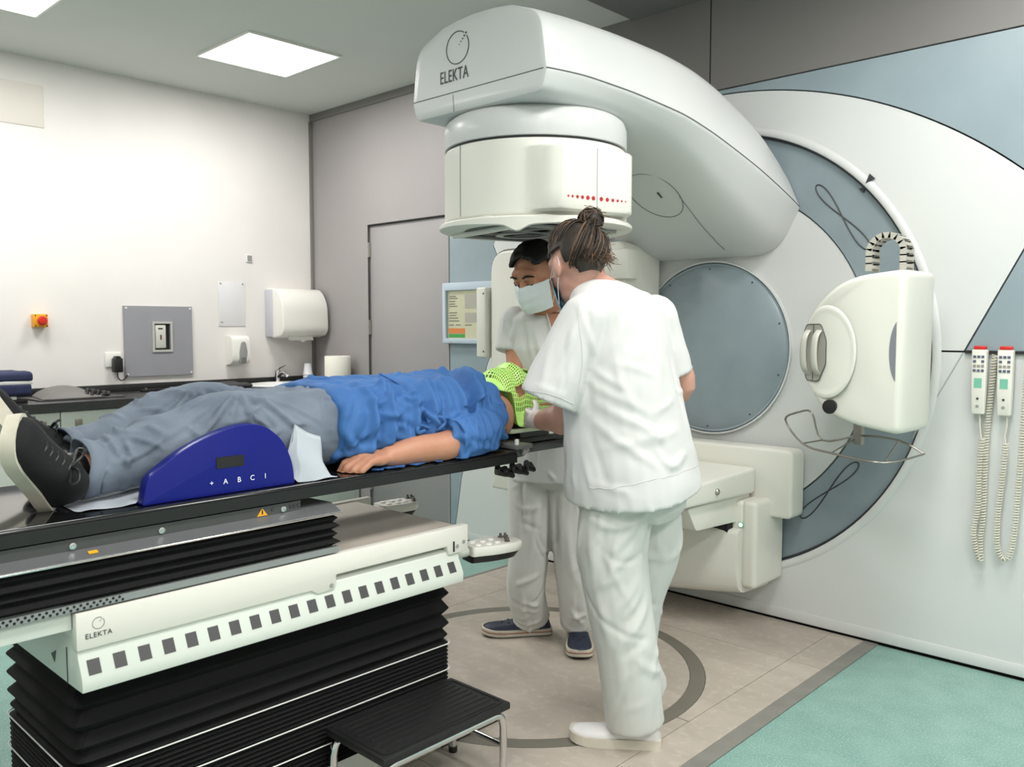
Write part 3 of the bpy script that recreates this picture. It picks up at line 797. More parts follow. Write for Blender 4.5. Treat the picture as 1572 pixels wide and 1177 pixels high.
# accessory ring under the head
ringz = 1.702
def wavy(t):
    d = (t - math.radians(-58) + PI) % (2 * PI) - PI
    return -.012 * math.exp(-(d / .55) ** 2) - .022 * math.exp(-(d / .09) ** 2)
def ring_r(t):
    d = (t - th0 + PI) % (2 * PI) - PI
    return .366 + .012 * math.exp(-(d / .5) ** 2)
rings = []
for q, h in ((1, -.002), (1, .010), (.98, .016), (.80, .016), (.74, .012), (.74, -.004), (.80, -.006), (.985, -.006)):
    rings.append([(CA[0] + q * ring_r(t) * math.cos(t), CA[1] + q * ring_r(t) * math.sin(t), ringz + h + (wavy(t) if h < .005 and q > .9 else 0)) for t in [2 * PI * k / 160 for k in range(160)]])
MB().loft(rings + [rings[0]], cap=False).build('touch_guard', M_cream, lin_ac, smooth=35)
pts = []
for t in np.linspace(math.radians(-125), math.radians(0), 60):
    d = t - math.radians(-60); pts.append((CA[0] + .355 * math.cos(t), CA[1] + .355 * math.sin(t), ringz + .001 - .030 * math.exp(-(d / .10) ** 2) + .01 * math.exp(-((abs(d) - .3) / .15) ** 2)))
MB().tube(pts, .0085, 8).build('guard_handle', M_cream, lin_ac)
b = MB(); b.lathe([(.02, 1.7155), (.27, 1.7155), (.27, 1.698), (.20, 1.696), (.18, 1.705), (.02, 1.706)], (CA[0], CA[1], 0), 'z', 64); b.build('aperture_plate', M_darkmetal, lin_ac)
for s0 in (-1, 1):
    o = Vector((CA[0], CA[1], 1.690))
    MB().obox(o + tf * s0 * .215, nf * .24, tf * .014, (0, 0, .008)).build('tray_rail', M_cream, lin_ac, bevel=.003)
    MB().obox(o + nf * s0 * .225 , nf * .012, tf * .20, (0, 0, .006)).build('tray_rail', M_grey_pl, lin_ac, bevel=.002)
    MB().lathe([(.075, 1.697), (.105, 1.697), (.105, 1.690), (.075, 1.690), (.075, 1.697)], (CA[0] + nf.x * s0 * .09, CA[1] + nf.y * s0 * .09, 0), 'z', 32, cap=False).build('lens_ring', M_grey_pl, lin_ac)

# --- x-ray source box on the right
front = [(-1.045, 1.537), (-1.255, 1.515), (-1.385, 1.405), (-1.437, 1.32), (-1.437, 1.20), (-1.365, 1.055), (-1.235, .985), (-1.05, .958)]
op = rpoly(front, [.03, .08, .1, .08, .08, .1, .08, .03], 5)
def sec_kv(y, ix, grow):
    cx, cz = -1.2, 1.245
    out = []
    for x, z in op:
        u = (x + 1.437) / (.4)      # 0 left, 1 right
        xx = x + (grow if x > -1.08 else 0)
        xx = cx + (xx - cx) * (1 - ix); zz = cz + (z - cz) * (1 - ix * .8)
        yl = .055 * max(0, 1 - u * 2.2) ** 2 if y < 3.2 else 0
        out.append((xx, y + yl, zz))
    return out
rings = [sec_kv(3.052, .10, -.010), sec_kv(3.054, .05, -.006), sec_kv(3.062, .02, -.002), sec_kv(3.08, .004, .002), sec_kv(3.13, 0, .006), sec_kv(3.22, 0, .010), sec_kv(3.31, .0, .010), sec_kv(3.35, .02, .004), sec_kv(3.365, .07, -.01)]
kv = MB().loft(rings).build('x_ray_source', M_cream, lin_ac, smooth=50)
def kvy(x):
    u = (x + 1.437) / .4; return 3.052 + .055 * max(0, 1 - u * 2.2) ** 2
# shallow round dish, handle recess and two bar handles, port, lens
pts = [(-1.318 + .112 * math.cos(t), 1.245 + .17 * math.sin(t)) for t in np.linspace(0, 2 * PI, 64, endpoint=False)]
ringsD = []
for q, dy in ((1.0, .002), (.97, -.0012), (.90, -.0012), (.84, .0006), (.80, .0006), (.5, .0006), (.02, .0006)):
    ringsD.append([(-1.318 + (x + 1.318) * q, kvy(-1.318 + (x + 1.318) * q) + dy, 1.245 + (z - 1.245) * q) for x, z in pts])
MB().loft(ringsD, cap=False).build('round_dish', M_cream, kv, smooth=60)
rec = rpoly([(-1.405, 1.345), (-1.338, 1.347), (-1.315, 1.29), (-1.315, 1.20), (-1.345, 1.135), (-1.40, 1.138), (-1.425, 1.20), (-1.427, 1.29)], .012, 3)
def strip(poly, y0, y1, name, m, par, bevel=0): return MB().prism([poly], 'xz', y0, y1).build(name, m, par, bevel=bevel)
rm = MB(); rr = [[(x, kvy(x) - .0065, z) for x, z in rec], [(x, kvy(x) + .004, z) for x, z in rec]]; rm.loft(rr); rm.build('cassette_slot', mat('slot_grey', (165, 163, 155), .4), kv)
for x in (-1.395, -1.345):
    hp = smoothcurve([(x, kvy(x) - .004, 1.325), (x - .004, kvy(x) - .03, 1.30), (x - .007, kvy(x) - .036, 1.245), (x - .004, kvy(x) - .03, 1.185), (x, kvy(x) - .004, 1.158)], 6)
    rg = [[Vector(p) + Vector((.012 * math.cos(a), .006 * math.sin(a), 0)) for a in [2 * PI * k / 10 for k in range(10)]] for p in hp]
    MB().loft(rg).build('bar_handle', mat('handle_grey', (184, 183, 174), .35), kv)
b = MB(); b.tube([(-1.371, kvy(-1.371) - .0066, 1.344), (-1.371, kvy(-1.371) - .0066, 1.139)], .0012, 5); b.tube([(x, kvy(x) - .0066, z) for x, z in rec], .0016, 5, closed=True); b.build('slot_outline', M_print, kv)
MB().lathe([(.026, .01), (.026, -.0035), (.021, -.0045), (.0005, -.0045)], (-1.298, kvy(-1.298), 1.045), 'y', 24).build('round_port', M_black_pl, kv)
lens = arc(-1.01, 1.25, .115, 115, 245, 16)
b = MB(); rr = [[(-1.062 + (x + 1.04) * .35, 3.0515, z) for x, z in lens], [(-1.062 + (x + 1.04) * .35, 3.058, z) for x, z in lens]]; b.loft(rr); b.build('side_lens', mat('lens_grey', (128, 130, 138), .3), kv)
MB().box(-1.40, -1.24, 3.34, W + .03, 1.06, 1.44).build('source_arm', M_cream, lin_ac, bevel=.02)
# cable chain arching above the source
ch = thing_links = []
for k in range(13):
    a = math.radians(min(180, max(0, 180 * (k - 2) / 8))); c = Vector((-1.188 + .062 * math.cos(a), 3.30, 1.612 + .062 * math.sin(a) - .026 * max(0, 2 - k) - .026 * max(0, k - 10)))
    td = Vector((-math.sin(a), 0, math.cos(a))); rd = Vector((math.cos(a), 0, math.sin(a)))
    b = MB(); b.obox(c + Vector((0, -.038, 0)), td * .0155, rd * .011, (0, .004, 0)).obox(c + Vector((0, .038, 0)), td * .0155, rd * .011, (0, .004, 0)).obox(c + rd * .0095, td * .006, rd * .002, (0, .036, 0)).obox(c - rd * .0095, td * .006, rd * .002, (0, .036, 0))
    b.build('chain_link', mat('chain_grey', (176, 174, 164), .45), lin_ac)
b = MB(); b.tube(smoothcurve([(-1.188 + .064 * math.cos(a), 3.30, 1.612 + .064 * math.sin(a)) for a in np.linspace(-.5, 3.6, 14)], 3), .007, 6); b.build('chain_cable', M_black_pl, lin_ac)
# wire rack under the source
M_wire = mat('wire_steel', (150, 146, 140), .3, metal=1.0)
b = MB()
loop1 = [(-1.49, 3.20, 1.0), (-1.43, 3.20, 1.005), (-1.385, 3.2, .90), (-1.24, 3.2, .93), (-1.10, 3.2, .925), (-1.012, 3.2, .885), (-1.10, 3.06, .86), (-1.29, 3.06, .875), (-1.40, 3.06, .90), (-1.47, 3.06, .985)]
b.tube(smoothcurve(loop1[:1] + loop1[6:][::-1][:0] + loop1[:6], 4), .004, 8)
b.tube(smoothcurve([loop1[5], loop1[6], loop1[7], loop1[8], loop1[9], loop1[0]], 4), .004, 8)
b.tube([loop1[2], loop1[8]], .003, 6); b.tube([loop1[4], loop1[6]], .003, 6)
b.tube([(-1.24, 3.2, .93), (-1.29, 3.06, .875)], .003, 6)
b.build('wire_rack', M_wire, lin_ac)
MB().box(-1.255, -1.225, 3.17, 3.20, .90, .985).build('rack_bracket', M_wire, lin_ac)

# --- panel detector at the left of the gantry
MB().prism([rpoly([(-3.292, .45), (-3.292, 1.74), (-2.40, 1.74), (-2.40, .45)], [.02, .12, .05, .02], 6)], 'xz', 3.30, 3.60).build('flat_detector', M_cream, lin_ac, bevel=.022, seg=3)
MB().prism([rpoly([(-3.306, .45), (-3.306, 1.75), (-2.6, 1.75), (-2.6, .45)], [.02, .13, .02, .02], 6)], 'xz', 3.325, 3.345).build('detector_edge', mat('edge_grey', (130, 128, 122), .5), lin_ac)
e = MB().box(-3.385, -3.308, 3.28, 3.42, 1.165, 1.55).build('side_bumper', M_cream, lin_ac, bevel=.012, seg=3)
for zz in (1.515, 1.20): MB().lathe([(.005, 0), (.005, -.002), (.0004, -.0022)], (-3.325, 3.28, zz), 'y', 8).build('screw', M_print, e)
MB().box(-2.46, -2.36, 3.27, 3.36, 1.56, 1.70).build('detector_block', M_cream, lin_ac, bevel=.01)

# --- lower imager under the gantry
MB().prism([rpoly([(-2.52, .50), (-2.52, .80), (-1.635, .80), (-1.635, .50)], .03)], 'xz', 3.48, 3.60).build('imager_frame', M_cream, lin_ac, bevel=.012, seg=3)
MB().prism([rpoly([(2.88, .615), (3.47, .60), (3.47, .715), (2.88, .70)], .02)], 'yz', -2.48, -1.80).build('imager_panel', M_cream, lin_ac, bevel=.012, seg=3)
MB().prism([rpoly([(3.02, .50), (3.47, .48), (3.47, .60), (2.95, .605)], .02)], 'yz', -2.46, -1.825).build('imager_arm', M_cream, lin_ac, bevel=.01)
MB().box(-2.40, -1.84, 3.30, 3.47, .43, .52).build('imager_gap', M_gap, lin_ac)
rings = []
for x in np.linspace(-2.62, -1.795, 14):
    u = (x + 2.62) / .825; yb_ = 3.20 + .10 * u ** 2
    rings.append([(x, y, z) for y, z in rpoly([(yb_ + .03, .125 + .05 * u * u), (3.6, .10 + .06 * u), (3.6, .47), (yb_ + .01, .455), (yb_, .25)], [.05, .005, .005, .02, .05], 4)])
MB().loft(rings).build('imager_base', M_cream, lin_ac, smooth=45)
blk = MB().box(-1.80, -1.73, 3.345, 3.612, .20, .585).build('imager_block', M_cream, lin_ac, bevel=.022, seg=4)
MB().box(-1.87, -1.79, 3.345, 3.61, .225, .58).build('imager_block', M_cream, lin_ac, bevel=.018, seg=4)
MB().lathe([(.013, .004), (.013, -.0015), (.010, -.003), (.0005, -.0035)], (-1.80, 3.344, .478), 'y', 18).build('led_bezel', mat('bezel_green', (140, 190, 165), .4), blk)
MB().lathe([(.009, -.0036), (.007, -.005), (.0005, -.0055)], (-1.80, 3.344, .478), 'y', 16).build('status_led', mat('green_led', (190, 255, 225), .3, emit=2.5), blk)
MB().lathe([(.014, 0), (.014, .006), (.009, .012), (.0005, .014)], (-1.80, 3.134, .652), 'x', 16).build('lock_knob', M_steel, lin_ac)
MB().box(-2.145, -2.139, 3.222, 3.235, .31, .37).build('slot_mark', M_black_pl, lin_ac)

# ------------------------------------------------------------------ wall monitor
t = thing('wall_monitor', 'wall screen in pale blue frame showing a beige data table', 'monitor', (-3.78, W, 1.42))
M_mon = mat('monitor_frame', (186, 200, 212), .35)
MB().prism([[(-3.985, 1.232), (-3.40, 1.232), (-3.40, 1.604), (-3.985, 1.604)], [(-3.955, 1.262), (-3.43, 1.262), (-3.43, 1.556), (-3.955, 1.556)]], 'xz', W - .045, W - .0005).build('bezel', M_mon, t, bevel=.006)
MB().box(-3.955, -3.43, W - .024, W - .002, 1.262, 1.556).build('screen', mat('screen_beige', (188, 186, 160), .25, emit=.1), t)
M_st = mat('screen_text', (120, 118, 104), .4); M_sg = mat('screen_grey', (158, 156, 146), .3, emit=.15)
sc = MB()
for k, (z, x0, x1) in enumerate([(1.52, -3.94, -3.88), (1.508, -3.94, -3.865), (1.49, -3.94, -3.885), (1.474, -3.94, -3.885), (1.46, -3.94, -3.87), (1.42, -3.94, -3.87), (1.404, -3.94, -3.875), (1.388, -3.94, -3.86), (1.37, -3.94, -3.85), (1.345, -3.94, -3.90), (1.345, -3.88, -3.84), (1.345, -3.80, -3.74)]):
    sc.box(x0, x1, W - .0252, W - .0245, z - .003, z + .003)
sc.build('screen_text', M_st, t)
MB().box(-3.80, -3.62, W - .0251, W - .0244, 1.445, 1.53).build('screen_field', M_sg, t)
MB().box(-3.80, -3.62, W - .0251, W - .0244, 1.36, 1.42).build('screen_field', M_sg, t)
MB().box(-3.945, -3.80, W - .0251, W - .0244, 1.293, 1.325).build('screen_bar', mat('screen_orange', (206, 126, 66), .3, emit=.08), t)
MB().box(-3.945, -3.80, W - .0251, W - .0244, 1.268, 1.29).build('screen_bar', mat('screen_green', (66, 150, 76), .3, emit=.08), t)

# ------------------------------------------------------------------ hand controls on coiled cords
M_cord = mat('cord_cream', (214, 210, 196), .5); M_hs = mat('handset_white', (226, 224, 216), .4)
def coil(path, r, turns, wire=.0028, straight=0.0):
    P = smoothcurve(path, 10); n = turns * 10; out = []
    L = [0]
    for i in range(1, len(P)): L.append(L[-1] + (P[i] - P[i - 1]).length)
    for k in range(n + 1):
        s_ = L[-1] * k / n; i = max(j for j in range(len(L)) if L[j] <= s_ + 1e-9); i = min(i, len(P) - 2)
        u = (s_ - L[i]) / max(1e-9, L[i + 1] - L[i]); p = P[i].lerp(P[i + 1], u); td = (P[i + 1] - P[i]).normalized()
        a = td.cross(Vector((0, 1, 0))).normalized(); bb = td.cross(a); ph = 2 * PI * turns * k / n
        out.append(p + (a * math.cos(ph) + bb * math.sin(ph)) * r)
    return MB().tube(out, wire, 5)
for i, (x, lab) in enumerate(((-.944, 'white hand control with red top, its coiled cord hanging doubled in a twist'), (-.856, 'white hand control with red top, its coiled cord hanging in an open loop'))):
    t = thing('hand_control', lab, 'hand control', (x, W, 1.0), 'hand controls on the wall rail')
    y = W - .035
    body = MB().prism([rpoly([(x - .026, 1.25), (x - .024, 1.10), (x - .019, 1.005), (x + .024, 1.005), (x + .026, 1.10), (x + .027, 1.25)], .006)], 'xz', y - .014, y + .016).build('housing', M_hs, t, bevel=.004)
    MB().box(x - .021, x + .022, y - .010, y + .012, 1.2505, 1.264).build('top_button', M_red, t, bevel=.004)
    MB().box(x - .006, x + .006, y + .0165, W - .0125, 1.225, 1.245).build('hook', M_grey_pl, t)
    for r_ in range(4):
        for c_ in range(3):
            if r_ == 1 and c_ == 1: continue
            m = mat('key_blue', (84, 92, 116), .4) if r_ in (0, 1, 3) else mat('key_grey', (150, 146, 138), .4)
            MB().box(x - .019 + .014 * c_, x - .009 + .014 * c_, y - .0165, y - .0138, 1.219 - .0175 * r_, 1.228 - .0175 * r_).build('key', m, body)
    MB().box(x - .014, x + .013, y - .0148, y - .0138, 1.105, 1.142).build('label_plate', mat('label_green', (120, 188, 164), .4), body)
    MB().lathe([(.006, 0), (.006, -.002), (.0004, -.0025)], (x, y - .0138, 1.035), 'y', 10).build('key', M_grey_pl, body)
    MB().box(x - .004, x + .004, y - .0155, y - .0138, 1.06, 1.068).build('key', M_print, body)
    top = 1.004
    if i == 0:
        MB().tube(smoothcurve([(x + .006, y, top), (x + .008, y, .97), (x + .012, y, .93), (x + .016, y, .91)], 5), .003, 6).build('cord', M_cord, t)
        coil([(x + .018, y + .002, .91), (x + .012, y - .004, .8), (x + .012, y, .65), (x + .0, y, .56), (x + .01, y, .48), (x + .028, y - .002, .44)], .0085, 46).build('cord', M_cord, t)
        coil([(x + .03, y - .002, .44), (x + .022, y + .008, .52), (x + .028, y + .008, .62), (x + .030, y + .008, .9), (x + .040, y + .012, 1.1), (x + .046, y + .018, 1.23)], .0085, 74).build('cord', M_cord, t)
    else:
        MB().tube(smoothcurve([(x + .01, y, top), (x + .012, y, .97), (x + .006, y, .93), (x + .01, y, .90)], 5), .003, 6).build('cord', M_cord, t)
        coil([(x + .01, y, .90), (x + .002, y, .76), (x - .008, y, .62), (x - .004, y, .5), (x + .02, y, .462), (x + .045, y, .52), (x + .06, y, .8), (x + .066, y + .006, 1.05), (x + .07, y + .014, 1.23)], .0085, 120).build('cord', M_cord, t)
# ------------------------------------------------------------------ treatment couch
M_carbon = mat('black_couch_laminate', (20, 20, 22), 0.14, var=0.1, vscale=30, coat=0.4)
M_carbon_side = mat('dark_couch_edge', (22, 22, 23), 0.4, var=0.05)
M_sledge = mat('grey_sledge', (112, 114, 116), 0.35, metal=0.3)
M_bellow = mat('black_bellows', (17, 17, 18), 0.75, spec=0.25, bump=.1, bscale=150)
M_couch = mat('couch_white', (226, 223, 214), 0.38, var=0.01, vscale=4)
M_couch2 = mat('couch_pale', (214, 218, 210), 0.4, var=0.01)
M_sq = mat('dark_square', (66, 65, 66), 0.45)
M_whiteline = mat('bellows_stay', (225, 225, 222), .4)
co = thing('treatment_couch', 'white treatment couch on black bellows with long black tabletop', 'treatment couch', (-2.2, 1.4, 0))
ZC0, ZC1 = .882, .924
XN, XFAR = -1.932, -2.468
pr = rpoly([(XFAR, ZC1), (XFAR + .01, ZC0), (XN - .012, ZC0), (XN, ZC1 - .008), (XN - .004, ZC1)], [.003, .006, .006, .003, .002], 3)
MB().prism([pr], 'xz', -.25, 2.06).build('tabletop', M_carbon, co)
MB().box(XN - .0005, XN + .003, -.25, 2.06, ZC0 + .004, ZC1 - .010).build('tabletop_edge', M_carbon_side, co)
# neck of the tabletop and head board
pr = rpoly([(-2.43, 2.06), (-1.97, 2.06), (-1.985, 2.16), (-2.03, 2.22), (-2.03, 2.50), (-2.37, 2.50), (-2.37, 2.22), (-2.415, 2.16)], [0, 0, .03, .03, .02, .02, .03, .03], 4)
MB().prism([pr], 'xy', ZC0 + .008, ZC1 - .002).build('head_extension', M_carbon, co, bevel=.004)
MB().box(-2.43, -1.945, 2.072, 2.155, ZC1 + .0005, ZC1 + .016).build('clamp_plate', mat('clear_grey_plate', (120, 122, 120), .25), co, bevel=.003)
for k in range(5):
    p = Vector((-1.952, 1.99 + .035 * k, ZC0 - .006 - .008 * (k % 2)))
    MB().tube([p, p + Vector((-.02, .02, -.02)), p + Vector((-.01, .045, -.03)), p + Vector((-.03, .05, -.012))], [.010, .013, .011, .008], 8).build('clamp', M_black_pl, co)
MB().lathe([(.008, 0), (.008, .018), (.0005, .02)], (-1.955, 2.085, ZC1 + .0165), 'z', 10).build('locating_pin', M_white_pl, co)
# side plate and grey sledge
MB().box(-1.945, -1.937, -.25, 1.232, .848, .8815).build('side_plate', mat('side_plate_grey', (70, 71, 71), .35), co)
for y in (.665, .86, 1.18):
    s = MB(); s.lathe([(.0075, 0), (.0075, .003), (.003, .004), (.0004, .003)], (-1.937, y, .866), 'x', 14); s.build('bolt', M_chrome, co)
tri = [(1.105, .858), (1.135, .858), (1.12, .878)]
MB().prism([tri], 'yz', -1.937, -1.9365).build('warning_sign', mat('warning_yellow', (235, 170, 40), .4), co)
MB().prism([[(1.118, .862), (1.122, .862), (1.1215, .873), (1.1185, .873)]], 'yz', -1.9365, -1.9362).build('warning_print', M_black_pl, co)
MB().box(-1.937, -1.9355, 1.145, 1.152, .867, .873).build('label_mark', M_print, co)
for y in (1.198, 1.21, 1.222): MB().box(-1.937, -1.935, y, y + .008, .866, .873).build('label_mark', M_print, co)
MB().prism([[(-2.45, .72), (-2.45, .845), (-1.948, .86), (-1.900, .842), (-1.900, .836), (-2.40, .72)]], 'xz', -.25, 1.335).build('sledge', M_sledge, co)
MB().prism([[(.735, .8525), (.765, .8545), (.77, .857)]], 'xy', 0, .001).mesh()
MB().obox((-1.918, .70, .8502), (.005, 0, -.0019), (0, .010, 0), (0.0002, 0, .0006)).build('warning_sign', mat('warning_yellow', (235, 170, 40)), co)
MB().tube([(-1.899, -.25, .839), (-1.899, 1.335, .839)], .0035, 8).build('sledge_trim', M_chrome, co)
# small upper bellows (pleats seen as long soft folds)
def pleats(rect, z0, z1, n, amp, rad=.03, phase=0, wob=0.0, seg=5):
    x0, x1, y0, y1 = rect; rings = []
    m = n * 2 + 1
    for i in range(m):
        z = z0 + (z1 - z0) * i / (m - 1); a = amp if i % 2 else -amp
        a *= 1 + wob * math.sin(i * 1.7 + phase)
        rings.append([(x, y, z) for x, y in rpoly([(x0 - a, y0 - a), (x1 + a, y0 - a), (x1 + a, y1 + a), (x0 - a, y1 + a)], rad, seg)])
    return MB().loft(rings)
pleats((-2.46, -1.908, -.25, 1.325), .749, .8355, 4, .007, .012, wob=.4).build('upper_bellows', M_bellow, co, smooth=20)
MB().box(-1.915, -1.899, -.25, 1.325, .733, .7485).build('lower_trim', mat('trim_grey', (150, 152, 152), .4, metal=.3), co)
hb = MB()
for i in range(34):
    y = .30 + i * .0135
    for q in (0, 1): hb.lathe([(.0032, 0), (.0032, .0006), (.0004, .0007)], (-1.899, y + .00675 * q, .7445 - .007 * q), 'x', 7)
o = hb.build('perforations', M_black_pl, co); o['kind'] = 'stuff'
# white upper cover with stepped lower edge
side = [(.652, .645), (1.235, .645), (1.255, .632), (1.305, .632), (1.312, .642), (1.315, .672), (1.715, .672), (1.722, .645), (1.802, .645), (1.802, .728), (.652, .728)]
MB().prism([side], 'yz', -1.925, -1.896).build('cover_side', M_couch, co, bevel=.004)
side2 = [(.66, .645), (1.87, .645), (1.87, .722), (.66, .722)]
MB().prism([side2], 'yz', -2.50, -2.475).build('cover_side', M_couch, co, bevel=.004)
MB().box(-2.475, -1.9255, 1.30, 1.80, .705, .716).build('cover_top', mat('cover_beige', (186, 178, 166), .45), co)
MB().box(-2.474, -1.926, 1.785, 1.80, .645, .704).build('cover_end', M_couch, co)
MB().box(-2.474, -1.926, .656, .672, .645, .727).build('cover_end', M_couch, co)
MB().box(-1.96, -1.915, -.25, .651, .690, .728).build('rear_beam', M_couch2, co, bevel=.003)
MB().box(-1.931, -1.9255, 1.34, 1.785, .7165, .7195).build('cover_gap', M_gap, co)
MB().box(-2.43, -1.952, 1.336, 1.34, .716, .84).build('sledge_end', M_darkmetal, co)
for y, z in ((1.297, .647), (1.755, .667), (1.782, .676)):
    MB().lathe([(.006, 0), (.006, .002), (.002, .0028), (.0004, .002)], (-1.896, y, z), 'x', 12).build('bolt', M_grey_pl, co)
MB().box(-1.897, -1.8945, 1.738, 1.744, .652, .684).build('slot', M_black_pl, co)
e = thing_e = MB(); c = Vector((-1.8955, .705, .690))
# lower cover with slanted face and squares
low = [(-1.93, .668), (-1.905, .652), (-1.900, .628), (-1.880, .587), (-1.880, .558), (-1.93, .557), (-2.47, .557), (-2.52, .558), (-2.52, .587), (-2.50, .628), (-2.495, .652), (-2.47, .668)]
MB().prism([low], 'xz', .655, 1.767).build('lower_cover', M_couch2, co, bevel=.003)
MB().tube([(-1.962, .654, .560), (-1.962, .654, .64)], .0012, 5).build('end_seam', M_print, co)
MB().prism([[(-2.06, .60), (-2.03, .615), (-2.04, .585)]], 'xz', .6535, .6545).build('end_mark', M_black_pl, co)
sd = Vector((.020, 0, -.041)).normalized(); sn = Vector((.041, 0, .020)).normalized()
sq0 = None
for i in range(20):
    y = .684 + i * (1.727 - .684) / 19
    c = Vector((-1.890, y, .6075)) + sn * .0006
    b = MB().obox(c, Vector((0, .0132, 0)), sd * .0165, sn * .0006)
    if sq0 is None: sq0 = b.build('square_mark', M_sq, co, smooth=None); y00 = y
    else: copy_part(sq0, co, (0, y - y00, 0))
me = text_mesh('ELEKTA', .0155, frame((-1.8953, .698, .674), (0, 1, 0), (0, 0, 1)), .0004, 1.1)
put('lettering', me, M_print, co, None)
pts = [Vector((-1.8955, .698 + .0125 * math.cos(t), .699 + .0125 * math.sin(t))) for t in np.linspace(.95, 2 * PI + .62, 36)]
b = MB().tube(pts, .0005, 5); b.tube([(-1.8955, .700, .701), (-1.8955, .7065, .7075)], .0004, 5); b.build('emblem', M_print, co)
# big lower bellows: wide pleats above, tight pleats below, three white stays
bx = (-2.43, -1.972, .675, 1.782)
rings = []
zs = [.558, .540, .522, .500, .478, .452, .428, .404, .384, .366, .350]
for i, z in enumerate(zs):
    a = [-.006, .014][i % 2] * (1.1 if i < 8 else .8)
    rings.append([(x, y, z) for x, y in rpoly([(bx[0] - a, bx[2] - a), (bx[1] + a, bx[2] - a), (bx[1] + a, bx[3] + a * .6), (bx[0] - a, bx[3] + a * .6)], [.035] * 4, 4)])
zz = .345
while zz > .115:
    for d, a in ((0, .004), (.006, .013)):
        rings.append([(x, y, zz - d) for x, y in rpoly([(bx[0] - a, bx[2] - a), (bx[1] + a, bx[2] - a), (bx[1] + a, bx[3] + a * .6), (bx[0] - a, bx[3] + a * .6)], [.035] * 4, 4)])
    zz -= .0125
MB().loft(rings).build('lower_bellows', M_bellow, co, smooth=15)
for z in (.342, .260, .180):
    a = .0165
    rp = rpoly([(bx[0] - a, bx[2] - a), (bx[1] + a, bx[2] - a), (bx[1] + a, bx[3] + a * .6), (bx[0] - a, bx[3] + a * .6)], [.035] * 4, 4)
    MB().tube([(x, y, z) for x, y in rp], .0019, 6, closed=True).build('bellows_stay', M_whiteline, co)
MB().box(-2.44, -1.972, .66, 1.80, .036, .112).build('base', M_couch2, co, bevel=.006)
MB().prism([rpoly([(-2.44, .62), (-1.968, .62), (-1.968, 2.0), (-2.06, 2.05), (-2.36, 2.05), (-2.44, 2.0)], .01)], 'xy', .006, .0355).build('base_plate', M_couch2, co, bevel=.005)
MB().box(-1.985, -1.968, 1.75, 2.025, .0055, .010).build('base_foot', M_gap, co)
# control keypads
M_key = mat('key_white', (238, 238, 234), .35); M_knob = mat('key_dark', (92, 88, 82), .4)
def keypad(o, ang, name, L=.20, wd=.105):
    ca, sa = math.cos(ang), math.sin(ang)
    ux = Vector((ca, sa, 0)); uy = Vector((-sa, ca, 0)); o = Vector(o)
    def pt(u, v, z): return o + ux * u + uy * v + Vector((0, 0, z))
    out = rpoly([(0, -wd * .36), (L * .45, -wd * .5), (L * .92, -wd * .45), (L, 0), (L * .92, wd * .45), (L * .45, wd * .5), (0, wd * .36)], [.01, .03, .04, .04, .04, .03, .01], 4)
    k = MB(); k.loft([[pt(u * q, v * q, z) for u, v in out] for z, q in ((-.014, .96), (-.010, 1), (.010, 1), (.016, .96))]); kp = k.build(name, M_couch, co, smooth=50)
    k = MB(); k.loft([[pt(u * q, v * q, z) for u, v in out] for z, q in ((-.036, .80), (-.034, .86), (-.0145, .95))]); k.build('keypad_base', M_black_pl, kp, smooth=50)
    for u, v in ((.03, -.02), (.03, .02), (.065, -.027), (.065, .012), (.10, -.022), (.10, .02)):
        c = pt(u, v, .016); b = MB(); b.lathe([(.0105, -.001), (.0105, .003), (.008, .0048), (.0005, .005)], c, 'z', 14); b.build('key', M_key, kp)
    for u, v in ((.135, -.028), (.15, .0), (.16, .026), (.145, .03)):
        c = pt(u, v, .016); b = MB(); b.lathe([(.009, -.001), (.009, .004), (.005, .006), (.004, .014), (.0005, .015)], c, 'z', 10); b.build('knob', M_knob, kp)
    b = MB(); b.cyl(pt(-.05, 0, -.005), pt(.01, 0, -.005), .016, n=14); b.build('keypad_arm', M_couch2, kp)
keypad((-1.955, 1.852, .625), math.radians(76), 'control_keypad', .20, .115)
keypad((-2.478, 1.905, .672), math.radians(84), 'control_keypad', .16, .11)

# ------------------------------------------------------------------ step stool
st = thing('step_stool', 'black rubber topped step stool with chrome tube legs beside couch', 'step stool', (-1.85, 1.55, 0))
sx0, sx1, sy0, sy1, sh = -1.948, -1.688, 1.305, 1.775, .235
M_rub = mat('black_rubber', (22, 22, 23), .55, bump=.15, bscale=120)
ft = MB().box(sx0, sx1, sy0, sy1, sh - .022, sh).build('tread', M_rub, st, bevel=.005)
for i in range(9):
    x = sx0 + .03 + i * .025
    MB().box(x - .0035, x + .0035, sy0 + .03 + .004 * (i % 3), sy1 - .03 - .004 * (i % 3), sh - .001, sh + .0022).build('tread_rib', M_rub, ft, bevel=.001)
MB().prism([rpoly([(sx0 + .012, sy0 + .012), (sx1 - .012, sy0 + .012), (sx1 - .012, sy1 - .012), (sx0 + .012, sy1 - .012)], .02), rpoly([(sx0 + .018, sy0 + .018), (sx1 - .018, sy0 + .018), (sx1 - .018, sy1 - .018), (sx0 + .018, sy1 - .018)], .018)], 'xy', sh - .001, sh + .002).build('tread_rib', M_rub, ft)
